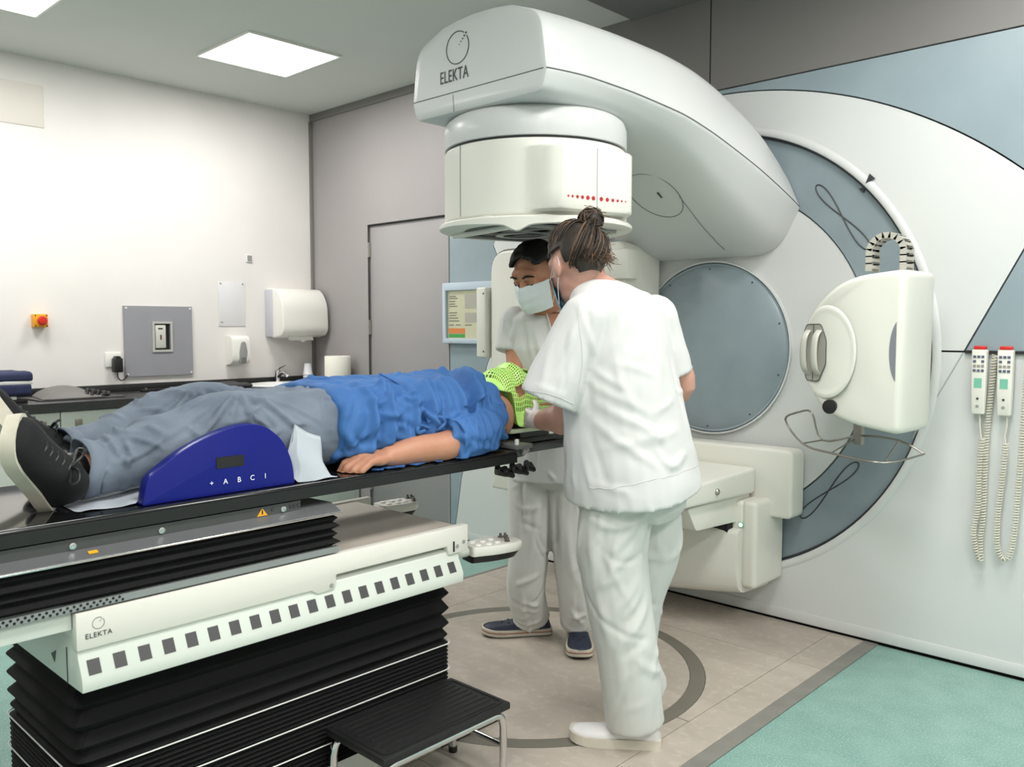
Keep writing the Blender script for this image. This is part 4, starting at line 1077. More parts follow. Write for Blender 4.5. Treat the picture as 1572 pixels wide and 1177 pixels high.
for x in (sx0 + .02, sx1 - .02):
    hoop = [(x, sy0 + .012, .012), (x, sy0 + .012, sh - .075), (x, sy0 + .022, sh - .045), (x, sy0 + .05, sh - .034), (x, sy1 - .05, sh - .034), (x, sy1 - .022, sh - .045), (x, sy1 - .012, sh - .075), (x, sy1 - .012, .012)]
    pts = [Vector(hoop[0])] + smoothcurve(hoop[1:4], 5) + smoothcurve(hoop[4:7], 5) + [Vector(hoop[7])]
    MB().tube(pts, .0115, 12).build('leg_hoop', M_chrome, st)
    for y in (sy0 + .012, sy1 - .012):
        MB().lathe([(.013, 0), (.014, .004), (.014, .018), (.0118, .02)], (x, y, 0.0045), 'z', 14).build('rubber_foot', M_black_pl, st)
for y in (sy0 + .012, sy1 - .012):
    MB().tube([(sx0 + .02, y, .10), (sx1 - .02, y, .10)], .009, 10).build('cross_bar', M_chrome, st)

# ------------------------------------------------------------------ knee wedge
M_blue_pl = mat('deep_blue_plastic', (10, 20, 116), .3, spec=.35, var=.02)
we = thing('knee_wedge', 'deep blue plastic knee support wedge under the lying person', 'knee support', (-2.19, 1.03, ZC1))
prof = [(.826, ZC1 + .001), (.838, .99), (.93, 1.050), (1.02, 1.083), (1.085, 1.096), (1.14, 1.088), (1.195, 1.045), (1.222, .985), (1.228, ZC1 + .001)]
pp = rpoly(prof, [.004, .02, .05, .05, .03, .03, .04, .03, .004], 4)
we_b = MB().prism([pp], 'yz', -1.988, -1.955).build('wedge_cheek', M_blue_pl, we, bevel=.009, seg=3)
MB().prism([pp], 'yz', -2.462, -2.427).build('wedge_cheek', M_blue_pl, we, bevel=.009, seg=3)
MB().prism([[(y, ZC1 + .001 + (z - ZC1 - .001) * .10) for y, z in pp]], 'yz', -2.4265, -1.9885).build('wedge_body', M_blue_pl, we, bevel=.004)
cxp, czp = 1.03, .985
MB().box(-1.9552, -1.9535, 1.008, 1.082, .990, 1.018).build('label_window', M_black_pl, we)
xx = .995
for chs in ('+', 'A', 'B', 'C', 'I'):
    me = text_mesh(chs, .0185, frame((-1.9545, xx, .9555), (0, 1, 0), (0, 0, 1)), .0004)
    put('letter', me, mat('white_print', (235, 235, 240), .5), we, None); xx += .0365
# ------------------------------------------------------------------ people: shared builders
M_skin = mat('skin', (178, 124, 98), .5, rgb2=(190, 136, 110), vscale=14, sss=.08, bump=.06, bscale=250)
M_skin2 = mat('skin_tan', (176, 122, 94), .5, rgb2=(188, 134, 106), vscale=14, sss=.08)
M_skin3 = mat('skin_pink', (192, 142, 124), .5, rgb2=(202, 154, 138), vscale=14, sss=.08)
M_scrub = mat('white_scrub_cotton', (207, 207, 206), .85, bump=.12, bscale=500, sheen=.1)
M_scrub2 = mat('white_trouser_cotton', (206, 206, 202), .85, bump=.12, bscale=500, sheen=.1)
M_gown = mat('blue_gown_cloth', (54, 100, 160), .75, rgb2=(62, 110, 172), vscale=7, bump=.15, bscale=350)
M_jean = mat('grey_blue_cotton', (98, 108, 122), .9, rgb2=(120, 130, 144), vscale=9, bump=.3, bscale=420)
M_sheet = mat('white_paper_sheet', (184, 190, 198), .6, bump=.15, bscale=120)
M_hair_b = mat('black_hair', (16, 13, 12), .55, bump=.6, bscale=220, stretch=(1, 1, .25))
M_hair_w = mat('dark_brown_hair', (30, 23, 19), .55, rgb2=(46, 35, 27), vscale=45, bump=.7, bscale=200, stretch=(1, 1, .3))
M_hair_l = mat('light_brown_hair', (78, 56, 39), .5, rgb2=(110, 82, 56), vscale=60)
M_mask = mat('pale_blue_mask', (220, 228, 231), .8, bump=.2, bscale=300)
M_maskb = mat('blue_mask', (142, 186, 206), .8)
M_cordw = mat('white_elastic', (232, 232, 230), .7)
M_glove = mat('white_glove', (226, 216, 218), .45, bump=.1, bscale=120)
M_sole = mat('cream_sole', (206, 200, 184), .6, var=.08, vscale=20)
M_shoe_b = mat('black_knit', (17, 18, 20), .85, bump=.5, bscale=300)
M_shoe_n = mat('navy_rubber', (34, 42, 62), .55)
M_shoe_w = mat('white_shoe_leather', (224, 221, 222), .45, bump=.2, bscale=160)
M_stripe = mat('rust_stripe', (150, 80, 66), .6)

def basis(fw, up=(0, 0, 1)):
    f = Vector(fw).normalized(); u = Vector(up); u = (u - f * u.dot(f)).normalized(); l = u.cross(f)
    return f, l, u

def add_head(mb, c, fw, up=(0, 0, 1), s=1.0):
    f, l, u = basis(fw, up); c = Vector(c)
    M = Matrix((f, l, u)).transposed()
    def p(a, b, d): return c + (f * a + l * b + u * d) * s
    ball(mb, p(-.012, 0, .022), .095 * s, .076 * s, .093 * s, M, 28)
    ball(mb, p(.02, 0, -.03), .07 * s, .064 * s, .075 * s, M, 24)
    ball(mb, p(.035, 0, -.075), .052 * s, .05 * s, .042 * s, M, 20)
    ball(mb, p(.07, 0, -.098), .022 * s, .026 * s, .02 * s, M, 14)
    ball(mb, p(.068, 0, .035), .026 * s, .056 * s, .03 * s, M, 16)
    ball(mb, p(.076, 0, .022), .02 * s, .05 * s, .011 * s, M, 16)
    for q in (-1, 1):
        ball(mb, p(.058, q * .04, -.028), .026 * s, .022 * s, .026 * s, M, 14)
        ball(mb, p(.066, q * .031, .002), .020 * s, .017 * s, .013 * s, M, 14)
        ball(mb, p(-.014, q * .082, -.012), .020 * s, .010 * s, .033 * s, M, 14)
        ball(mb, p(-.004, q * .077, -.036), .010 * s, .007 * s, .012 * s, M, 10)
    limb(mb, [p(.086, 0, .016), p(.102, 0, -.012), p(.108, 0, -.03)], [.0085 * s, .011 * s, .014 * s], 10)
    ball(mb, p(.098, .011, -.034), .010 * s, .009 * s, .008 * s, M, 10); ball(mb, p(.098, -.011, -.034), .010 * s, .009 * s, .008 * s, M, 10)
    ball(mb, p(.088, 0, -.062), .012 * s, .022 * s, .006 * s, M, 12); ball(mb, p(.086, 0, -.072), .012 * s, .019 * s, .007 * s, M, 12)
    return p

def add_hand(mb, wrist, fw, up, thumb, s=1.0, curl=(18, 24, 18), spread=.019, r=.0085):
    """palm and five separate fingers; up = back of the hand, thumb = direction of the thumb side"""
    f = Vector(fw).normalized(); u = Vector(up); u = (u - f * u.dot(f)).normalized(); t = Vector(thumb); t = (t - f * t.dot(f) - u * t.dot(u)).normalized(); w = Vector(wrist)
    lens = [(.040, .024, .020), (.044, .028, .021), (.041, .026, .020), (.033, .020, .018)]
    for i in range(4):
        off = (1.5 - i) * spread * s
        kn = w + f * (.088 - .004 * abs(i - 1.2)) * s + t * off
        limb(mb, [w + t * off * .45 + f * .005, (w + kn) / 2 + u * .003 + t * off * .1, kn + u * .002], [.015 * s, .0145 * s, .0105 * s], 10, 3)
        ang = 0; pcur = kn
        d0 = (f + t * (1.5 - i) * .06).normalized()
        for k, L in enumerate(lens[i]):
            ang += math.radians(curl[k] + 3 * i)
            d = d0 * math.cos(ang) - u * math.sin(ang)
            q = pcur + d * L * s; limb(mb, [pcur, q], [(r - .0007 * k) * s, (r - .0007 * (k + 1)) * s], 10); pcur = q
    ball(mb, w + f * .045 * s - u * .004, .034 * s, .034 * s, .014 * s, Matrix((f, t, u)).transposed(), 14)
    b0 = w + f * .022 * s + t * .022 * s - u * .004; b1 = b0 + (f * .55 + t * .75 - u * .25).normalized() * .036 * s
    b2 = b1 + (f * .85 + t * .4 - u * .3).normalized() * .030 * s; b3 = b2 + (f * .95 + t * .1 - u * .25).normalized() * .024 * s
    limb(mb, [b0, b1], [.016 * s, .0115 * s], 10); limb(mb, [b1, b2], [.0105 * s, .0095 * s], 10); limb(mb, [b2, b3], [.0095 * s, .008 * s], 10)

def shell_cap(c, fw, up, radii, keep, thick=.008, n=64, m=40, noise=.003, seed=3, s=1.0):
    """part of an ellipsoid shell, kept where keep(f, l, u) holds in head units"""
    f, l, u = basis(fw, up); c = Vector(c); mb = MB(); idx = {}
    for i in range(m + 1):
        a = -PI / 2 + PI * i / m
        for j in range(n):
            b = 2 * PI * j / n
            p = (radii[0] * math.cos(a) * math.cos(b), radii[1] * math.cos(a) * math.sin(b), radii[2] * math.sin(a))
            idx[i, j] = len(mb.v); mb.v.append(tuple(c + f * p[0] + l * p[1] + u * p[2])); idx[i, j, 'p'] = p
    for i in range(m):
        for j in range(n):
            k = (j + 1) % n
            pc = idx[i, j, 'p']
            if keep(*pc): mb.f.append((idx[i, j], idx[i, k], idx[i + 1, k], idx[i + 1, j]))
    me = bpy.data.meshes.new('cap'); me.from_pydata(mb.v, [], mb.f); me.update()
    bm = bmesh.new(); bm.from_mesh(me)
    bmesh.ops.delete(bm, geom=[v for v in bm.verts if not v.link_faces], context='VERTS')
    bmesh.ops.remove_doubles(bm, verts=bm.verts, dist=.0004)
    bmesh.ops.solidify(bm, geom=bm.faces[:], thickness=-thick)
    bmesh.ops.recalc_face_normals(bm, faces=bm.faces)
    bmesh.ops.smooth_vert(bm, verts=bm.verts, factor=.5, use_axis_x=True, use_axis_y=True, use_axis_z=True)
    bm.to_mesh(me); bm.free()
    displace(me, lambda P, N: noise * waves(P, 90, seed))
    return me

def shoe(parent, heel, toe, up, upper_m, sole_m, name='shoe', wide=1.0, tall=1.0, stripe=None, sole_t=.026, low=False, outsole=None):
    heel, toe = Vector(heel), Vector(toe); lv = toe - heel; Ls = lv.length; l = lv.normalized(); n = Vector(up); n = (n - l * n.dot(l)).normalized(); s = l.cross(n)
    W_ = [(0, .020, .040), (.02, .028, .062), (.06, .033, .08), (.16, .035, .088), (.30, .036, .086), (.42, .039, .074), (.55, .043, .063), (.68, .046, .054), (.80, .045, .052), (.90, .039, .050), (.97, .027, .046), (1.0, .012, .040)]
    if low: W_ = [(u, w, min(h, .062)) for u, w, h in W_]
    W_ = [(u, w * wide, h * tall) for u, w, h in W_]
    mb = MB(); rings = []
    for u, w, h in W_:
        c = heel + l * (u * Ls); pts = []
        for k in range(20):
            a = 2 * PI * k / 20; x = w * math.copysign(abs(math.cos(a)) ** .8, math.cos(a)); sn = math.sin(a)
            z = sole_t * .7 + (h - sole_t * .7) * (max(0, sn) ** .75)
            pts.append(c + s * x + n * z)
        rings.append(pts)
    mb.loft(rings)
    up_o = put(name, mb.mesh(), upper_m, parent, 60)
    def soleloft(z0, z1, grow):
        b = MB(); out = []
        for u, w, h in W_: out.append((u, w + grow))
        left = [(u * Ls + (grow if u > .5 else -grow), w) for u, w in out]; right = [(u, -w) for u, w in left[::-1]]
        poly = left + right
        def spring(u): return .02 * max(0, u / Ls - .72) ** 2 * 6
        b.loft([[heel + l * u + s * v + n * (z + spring(u)) for u, v in poly] for z in (z0, (z0 + z1) / 2, z1)])
        return b
    so = soleloft(0.004 if outsole else 0, sole_t, .005).build(name + '_sole', sole_m, up_o, smooth=50)
    if outsole: soleloft(0, .0045, .004).build('outsole', outsole, up_o, smooth=50)
    if stripe: soleloft(sole_t * .55, sole_t * .68, .0058).build('sole_stripe', stripe, up_o, smooth=50)
    return up_o, (heel, l, s, n, Ls)

# ------------------------------------------------------------------ lying person
pat = thing('person', 'person lying on the couch in blue gown, grey trousers and black shoes', 'person', (-2.2, 1.4, ZC1))
mb = MB(); XP = -2.2
def xr(y, z, a, b_, p=2.2, x=XP): return ering((x, y, z), (a, 0, 0), (0, 0, b_), 28, p)
mb.loft([xr(1.36, 1.03, .14, .075), xr(1.45, 1.03, .165, .09), xr(1.6, 1.035, .165, .09), xr(1.8, 1.04, .17, .095), xr(1.95, 1.04, .185, .098), xr(2.04, 1.035, .185, .09), xr(2.10, 1.032, .14, .075), xr(2.14, 1.035, .08, .06)])
limb(mb, [(XP, 2.08, 1.035), (XP, 2.16, 1.04), (XP, 2.25, 1.05)], [.07, .06, .058])
ball(mb, (-2.035, 2.075, 1.03), .06, .055, .075); ball(mb, (-2.365, 2.075, 1.03), .06, .055, .075)
add_head(mb, (XP, 2.315, 1.062), (0, -.08, 1), (0, 1, 0), 1.0)
limb(mb, [(-2.015, 2.03, 1.025), (-1.965, 1.80, .972), (-1.972, 1.66, .966), (-1.972, 1.555, .958)], [.058, .047, .044, .031], 16)
add_hand(mb, (-1.972, 1.558, .957), (0, -1, .03), (.25, 0, 1), (-1, 0, .1), 1.12, (26, 42, 30), .0185, .0097)
limb(mb, [(-2.385, 2.03, 1.025), (-2.42, 1.80, .985), (-2.425, 1.56, .963)], [.058, .045, .028], 16)
add_hand(mb, (-2.425, 1.56, .96), (0, -1, .02), (-.2, 0, 1), (1, 0, 0), 1.0)
for xh, xk, xa in ((-2.11, -2.085, -2.105), (-2.29, -2.325, -2.325)):
    dy_ = .06 if xa < -2.2 else 0
    limb(mb, [(xh, 1.42, 1.035), (xk, 1.13, 1.08), (xa, .93, 1.03), (xa, .70 + dy_, .995)], [.085, .058, .052, .036], 16)
    limb(mb, [(xa, .70 + dy_, .995), (xa, .675 + dy_, .97)], [.036, .034])
me = fuse(mb, .0055, 4); P = vco(me); P[:, 2] = np.maximum(P[:, 2], ZC1 + .003); me.vertices.foreach_set('co', P.ravel()); me.update()
body = put('body', me, M_skin, pat, 180)
# trousers
mb = MB()
mb.loft([xr(1.36, 1.045, .12, .09), xr(1.40, 1.05, .2, .11), xr(1.5, 1.05, .205, .115), xr(1.56, 1.05, .2, .112)])
limb(mb, [(-2.105, 1.44, 1.048), (-2.09, 1.27, 1.055), (-2.085, 1.14, 1.088), (-2.09, 1.03, 1.066), (-2.095, .90, 1.028), (-2.10, .765, 1.0)], [.112, .101, .086, .083, .078, .066], 24, 5, (1, 0))
limb(mb, [(-2.295, 1.44, 1.048), (-2.315, 1.27, 1.062), (-2.325, 1.15, 1.098), (-2.33, 1.03, 1.07), (-2.33, .92, 1.03), (-2.33, .81, 1.0)], [.112, .1, .084, .08, .074, .062], 24, 5, (1, 0))
me = fuse(mb, .006, 3)
g_ = np.random.default_rng(21); segs = []
for x0 in (-2.09, -2.325):
    for k in range(16):
        y = g_.uniform(.80, 1.36); sgn = g_.choice([-1, 1]); z = 1.05 + g_.uniform(-.02, .06)
        xs = x0 + sgn * .085 if g_.random() < .75 else x0
        segs.append(((xs, y, z), (xs + g_.uniform(-.03, .03), y + g_.uniform(-.09, .09), z + g_.uniform(-.08, .10)), g_.uniform(.007, .013), g_.uniform(.008, .016) * g_.choice([1, 1, -1])))
    for k in range(7):   # knee folds
        a = (x0 + .03, 1.13, 1.165); segs.append((a, (x0 + .08, 1.13 + (k - 3) * .07, 1.06), .009, .014 if k % 2 else -.008))
    for k in range(6):   # bunching at the hem
        segs.append(((x0 - .08, .80 + k * .02, 1.03), (x0 + .08, .79 + k * .02 + g_.uniform(-.02, .02), 1.03 + g_.uniform(-.05, .05)), .007, .011))
crease(me, segs, (90, lambda p, g: (g.normal() * .6, g.normal() * .9, g.normal() * .8), (.05, .16), (.006, .011), (.005, .011), lambda p: p[2] > .97), 33, lambda P: .004 * waves(P, 24, 31) + .0016 * waves(P, 75, 32))
put('trousers', me, M_jean, pat, 180)
for i, x0 in enumerate((-2.098, -2.33)):
    hm = MB(); zc = 1.006 if i == 0 else 1.008
    rg = []
    for q, dy in ((.066, .775), (.071, .76), (.074, .738), (.070, .738), (.062, .76)):
        rg.append([(x0 + q * math.cos(a), dy + (.045 if i else 0) + .006 * math.sin(3 * a), zc + q * math.sin(a) * (1 + .05 * math.sin(2 * a))) for a in [2 * PI * k / 30 for k in range(30)]])
    hm.loft(rg, cap=False); hm.build('trouser_hem', M_jean, pat, smooth=180)
# side seam
sp = smoothcurve([(-2.002, 1.40, 1.04), (-1.992, 1.26, 1.055), (-2.0, 1.13, 1.075), (-2.006, 1.02, 1.06), (-2.012, .90, 1.035), (-2.03, .79, 1.01)], 6)
# gown
mb = MB()
def gr(y, top, a, p=2.5, bot=.934): return xr(y, (bot + top) / 2, a, (top - bot) / 2, p)
mb.loft([gr(1.405, 1.168, .222), gr(1.42, 1.176, .232), gr(1.50, 1.178, .228), gr(1.62, 1.182, .222), gr(1.70, 1.178, .218), gr(1.80, 1.176, .224), gr(1.92, 1.179, .232), gr(1.98, 1.178, .238), gr(2.02, 1.170, .238), gr(2.05, 1.155, .234), gr(2.062, 1.145, .222)])
limb(mb, [(-2.04, 1.985, 1.03), (-1.985, 1.92, 1.0), (-1.966, 1.785, .985)], [.095, .085, .074], 22, 5, (1, 0))
limb(mb, [(-2.37, 2.03, 1.03), (-2.41, 1.92, 1.0), (-2.42, 1.80, .985)], [.09, .07, .058], 22, 5, (1, 0))
me = fuse(mb, .0055, 3)
g_ = np.random.default_rng(5); segs = []
for k in range(13):     # folds falling down the near flank
    y = 1.44 + .045 * k; segs.append(((-2.10, y + .03, 1.17), (-1.972, y - .02 + g_.uniform(-.03, .03), .96), .013, .022 if k % 2 else -.016))
for k in range(8):      # gathered at the waist tie
    segs.append(((-2.03 + .004 * k, 1.70, 1.09), (-2.06 + .02 * k, 1.56 + .03 * k, 1.16 - .022 * k), .008, .016))
for k in range(7):      # shoulder drape
    segs.append(((-2.16, 1.97 + .015 * k, 1.19), (-1.99 + .005 * k, 1.88 + .035 * k, 1.00), .013, .026 if k % 2 else -.020))
for k in range(6):
    segs.append(((-1.95, 1.98 - .03 * k, 1.05), (-1.92, 1.95 - .03 * k, .95), .008, .013))
for k in range(6):
    segs.append(((-2.3, 1.45 + .1 * k, 1.17), (-2.12, 1.47 + .1 * k + g_.uniform(-.04, .04), 1.18), .010, .012))
crease(me, segs, (110, lambda p, g: (.8 + g.normal() * .4, g.normal() * .55, -.8 + g.normal() * .5), (.12, .34), (.009, .016), (.005, .011), lambda p: p[2] > .95), 43, lambda P: .004 * waves(P, 18, 41) + .0015 * waves(P, 60, 42))
P = vco(me); P[:, 2] = np.maximum(P[:, 2], ZC1 + .006); me.vertices.foreach_set('co', P.ravel()); me.update()
gown = put('gown', me, M_gown, pat, 180)
b = MB(); b.tube(smoothcurve([(-2.12, 1.64, 1.192), (-2.05, 1.68, 1.15), (-2.0, 1.71, 1.085), (-1.985, 1.72, 1.04)], 6), .004, 6); b.build('gown_tie', M_gown, gown)
b = MB(); b.tube(smoothcurve([(-1.985, 1.72, 1.045), (-1.97, 1.75, 1.06), (-1.966, 1.77, 1.04), (-1.972, 1.74, 1.02), (-1.985, 1.71, 1.03), (-1.97, 1.67, 1.04), (-1.965, 1.66, 1.02), (-1.98, 1.70, 1.02)], 5), .006, 6); b.build('gown_tie', M_gown, gown)
rows = []
for i in range(20):
    y = 1.47 + .30 * i / 19
    rows.append([(-2.10 + .165 * j / 8 + (.012 * math.sin(i * 1.3) if j == 8 else 0) - (.03 if j == 8 and i in (0, 1, 19) else 0), y + .008 * math.sin(j * 2.), ZC1 + .005 + .004 * math.sin(i * 1.1 + j) ** 2) for j in range(9)])
b = MB(); b.loft(rows, cap=False, closed=False); b.loft([[(x, y, z - .002) for x, y, z in r] for r in rows], cap=False, closed=False); b.build('gown_tail', M_gown, gown, smooth=180)
# shoes
so, fr = shoe(pat, (-2.105, .665, .947), (-1.985, .545, 1.128), (.62, .78, .1), M_shoe_b, M_sole, 'shoe', 1.25, 1.28, sole_t=.030)
def laces(so, fr, bow):
    heel, l, s, n, Ls = fr
    for k in range(5):
        u = .42 + .07 * k; h = [.086, .079, .072, .066, .061][k]
        a = heel + l * u * Ls; sg = 1 if k % 2 else -1
        MB().tube(smoothcurve([a + s * .03 + n * (h - .022), a + s * .012 + n * (h + .004), a - s * .012 + n * (h + .004), a - s * .03 + n * (h - .022)], 4), .0034, 6).build('lace', M_black_pl, so)
    a = heel + l * .40 * Ls + n * .093
    for sg in (-1, 1):
        MB().tube(smoothcurve([a, a + s * sg * .02 + n * .02 + l * .004, a + s * sg * .042 + n * .022, a + s * sg * .048 + n * .006, a + s * sg * .02 + n * .002, a], 5), .0032, 6).build('lace', M_black_pl, so)
        MB().tube(smoothcurve([a, a + s * sg * .02 - l * .015 + n * .004, a + s * sg * .034 - l * .03 - n * .01], 5), .0028, 6).build('lace', M_black_pl, so)
    MB().box(0, 0, 0, 0, 0, 0)
laces(so, fr, True)
so, fr = shoe(pat, (-2.325, .735, .943), (-2.43, .615, 1.165), (.15, .95, .2), M_shoe_b, M_sole, 'shoe', 1.2, 1.22, sole_t=.036)
laces(so, fr, True)
for x, dy_ in ((-2.105, 0), (-2.328, .06)):
    sk_ = MB(); limb(sk_, [(x, .735 + dy_, 1.0), (x, .70 + dy_, .996), (x, .672 + dy_, .972)], [.046, .046, .045], 20); put('sock', fuse(sk_, .006, 1), M_black_pl, pat, 180)

# ------------------------------------------------------------------ paper sheet under the legs
rows = []
for i in range(91):
    y = .70 + .66 * i / 90
    lip = interp([(.70, .930), (.78, .934), (.83, .945), (.90, .968), (1.0, .99), (1.12, 1.0), (1.20, 1.02), (1.232, 1.085), (1.27, 1.062), (1.31, 1.045), (1.322, .99), (1.335, .935), (1.36, .928)], y)[0]
    inner = interp([(.70, .9265), (.80, .9275), (.86, .938), (.9, .942), (1.0, .960), (1.12, .968), (1.2, .958), (1.24, .945), (1.30, .930), (1.36, .927)], y)[0]
    if y < .83: prof_ = [(-1.985, ZC1 + .003), (-1.992, inner), (-2.0, inner), (-2.02, inner)]
    elif y < 1.229: prof_ = [(-1.992, inner), (-1.996, inner), (-2.008, inner), (-2.02, inner)]
    else: prof_ = [(-1.946, ZC1 + .003), (-1.954, ZC1 + (lip - ZC1) * .5), (-1.962, lip - .004), (-1.974, lip - .05)]
    row = []
    for k in range(3):
        for q in range(5):
            t_ = q / 5; row.append(((1 - t_) * prof_[k][0] + t_ * prof_[k + 1][0], (1 - t_) * prof_[k][1] + t_ * prof_[k + 1][1]))
    row.append(prof_[3])
    for q in range(1, 9): row.append((prof_[3][0] - (.38 + prof_[3][0] + 2.02) * q / 8, prof_[3][1] + (inner - prof_[3][1]) * min(1, q / 1)))
    am = .25 if .83 <= y < 1.229 else 1
    rows.append([(x + am * .003 * math.sin(y * 50 + z * 40) * (1 if c_ < 14 else .2), y + .004 * am * math.sin(z * 40 + c_ * .4), max(ZC1 + .002, z + am * .002 * math.sin(y * 60 + x * 40))) for c_, (x, z) in enumerate(row)])
b = MB(); b.loft(rows, cap=False, closed=False)
sh = b.build('paper_sheet', M_sheet, None, smooth=180)
tag(sh, 'white paper sheet between the lying person and the couch', 'sheet')
ORG[sh] = Vector((0, 0, 0))
# ------------------------------------------------------------------ thermoplastic mask
M_green = mat('green_thermoplastic', (182, 232, 118), .4, rgb2=(194, 240, 132), vscale=12)
hm = thing('head_mask', 'bright green perforated mask moulded over the lying person face', 'head mask', (XP, 2.30, ZC1))
#        y     top    half width  side z (where flange starts)
MT = [(2.085, 1.140, .150, 1.120), (2.12, 1.134, .145, 1.114), (2.16, 1.124, .122, 1.06), (2.185, 1.142, .108, 1.00), (2.205, 1.172, .100, .985), (2.235, 1.186, .098, .98), (2.265, 1.182, .098, .975), (2.295, 1.205, .098, .975), (2.315, 1.196, .098, .975), (2.34, 1.178, .099, .975), (2.38, 1.178, .099, .975), (2.42, 1.155, .096, .975), (2.45, 1.115, .09, .975), (2.47, 1.06, .08, .975)]
ny, nx = 40, 36
verts = []; faces = []
for i in range(ny + 1):
    y = 2.085 + (2.47 - 2.085) * i / ny; top, hw, zs_ = interp(MT, y)
    for j in range(nx + 1):
        t = -1 + 2 * j / nx; a = t * PI / 2
        ex = .72
        x = hw * math.copysign(abs(math.sin(a)) ** ex, a); z = zs_ + (top - zs_) * (max(0, math.cos(a)) ** .8)
        if abs(t) > .9:      # flange turning outwards
            x += math.copysign((abs(t) - .9) * .45, t); z = zs_ + (z - zs_) * .4
        verts.append((XP + x, y, z))
for i in range(ny):
    for j in range(nx): faces.append((i * (nx + 1) + j, i * (nx + 1) + j + 1, (i + 1) * (nx + 1) + j + 1, (i + 1) * (nx + 1) + j))
me = bpy.data.meshes.new('mask'); me.from_pydata(verts, [], faces); me.update()
bm = bmesh.new(); bm.from_mesh(me); bm.faces.ensure_lookup_table()
inset = []; kill = []
for f_ in bm.faces:
    c = f_.calc_center_median(); k = f_.index; i, j = divmod(k, nx); t = abs(-1 + 2 * (j + .5) / nx)
    eye = ((c.y - 2.345) / .024) ** 2 + ((abs(c.x - XP) - .034) / .02) ** 2 < 1
    mouth = ((c.y - 2.25) / .016) ** 2 + ((c.x - XP) / .026) ** 2 < 1
    cheek = ((c.y - 2.272) / .022) ** 2 + ((c.z - 1.105) / .024) ** 2 < 1 and abs(c.x - XP) > .05
    if mouth or eye or cheek: kill.append(f_)
    elif c.y > 2.195 and t < .9 and c.y < 2.46 and not (abs(c.x - XP) < .012 and c.y > 2.26): inset.append(f_)
r_ = bmesh.ops.inset_individual(bm, faces=inset, thickness=.0021, use_even_offset=True)
bmesh.ops.delete(bm, geom=inset + kill, context='FACES')
bmesh.ops.solidify(bm, geom=bm.faces[:], thickness=.0022)
bm.to_mesh(me); bm.free()
put('mask_shell', me, M_green, hm, 50)
MB().prism([rpoly([(XP - .155, 2.15), (XP + .155, 2.15), (XP + .155, 2.485), (XP - .155, 2.485)], .02), rpoly([(XP - .122, 2.175), (XP + .122, 2.175), (XP + .122, 2.46), (XP - .122, 2.46)], .02)], 'xy', .962, .974).build('mask_frame', mat('pale_green_frame', (206, 218, 190), .4), hm, bevel=.002)
hr = thing('head_rest', 'black base board with small cushion under the masked head', 'head rest', (XP, 2.3, ZC1))
MB().box(XP - .16, XP + .165, 2.165, 2.49, ZC1 + .0005, ZC1 + .018).build('base_board', M_black_pl, hr, bevel=.004)
MB().box(XP - .08, XP + .08, 2.18, 2.42, ZC1 + .0185, ZC1 + .038).build('head_cushion', mat('cushion_grey', (60, 60, 62), .6), hr, bevel=.012)
for k in range(4):
    MB().tube([(XP + .15 - .012 * k, 2.36 + .03 * k, ZC1 + .024), (XP + .162, 2.37 + .03 * k, ZC1 + .026)], .007, 8).build('catch', M_white_pl, hr)
for s0 in (-1, 1):
    MB().box(XP + s0 * .142 - .012, XP + s0 * .142 + .012, 2.2, 2.34, ZC1 + .0185, .9615).build('frame_support', M_black_pl, hr)

# ------------------------------------------------------------------ face mask of cloth, eyes, brows
def face_mask(parent, c, fw, up, m, s=1.0, drop=0.0, wrap=1.28):
    f, l, u = basis(fw, up); c = Vector(c); rows = []
    for i in range(15):
        v = i / 14; uz = -.002 - .112 * v - drop
        bul = math.sin(PI * v) ** .6
        row = []
        for j in range(25):
            t = -1 + 2 * j / 24; a = t * wrap
            R = .088 + .026 * bul * math.cos(a) ** 2
            fx = .004 + R * math.cos(a) + (.022 * math.exp(-(t / .16) ** 2) * (1 - v * .55)) + .0025 * math.sin(v * 20) * math.cos(a)
            ly = (.080 - .012 * v) * math.sin(a) / math.sin(1.28)
            row.append(c + (f * fx + l * ly + u * uz) * s)
        rows.append(row)
    b = MB(); b.loft(rows, cap=False, closed=False)
    b.loft([[p - (p - c).normalized() * .0015 for p in r] for r in rows], cap=False, closed=False)
    mk = b.build('face_mask', m, parent, smooth=180)
    for sg in (-1, 1):
        e = c + (l * sg * .083 + f * -.028 + u * .004) * s
        a0 = rows[1][0 if sg < 0 else -1]; a1 = rows[-3][0 if sg < 0 else -1]
        MB().tube(smoothcurve([a0, (a0 + e) / 2 + l * sg * .004 + u * .006, e + u * .012, e - u * .025, (a1 + e) / 2 + l * sg * .004 - u * .006, a1], 6), .0012, 6).build('ear_loop', M_cordw, mk)
    return mk

def face_bits(parent, p, f, l, u, hairm):
    for sg in (-1, 1):
        pts = [p(.0985, sg * .014, .030), p(.0985, sg * .030, .037), p(.088, sg * .048, .033), p(.080, sg * .056, .027)]
        MB().tube(smoothcurve(pts, 5), list(np.interp(np.linspace(0, 1, 16), [0, .4, 1], [.0035, .0048, .002])), 6).build('eyebrow', hairm, parent)
        pts = [p(.085, sg * .018, .000), p(.0875, sg * .030, -.004), p(.082, sg * .044, .000)]
        MB().tube(smoothcurve(pts, 5), .0018, 6).build('eyelashes', hairm, parent)
        pts = [p(.083, sg * .019, .009), p(.0865, sg * .031, .0115), p(.080, sg * .045, .008)]
        MB().tube(smoothcurve(pts, 5), .001, 5).build('eyelid', M_skin2, parent)

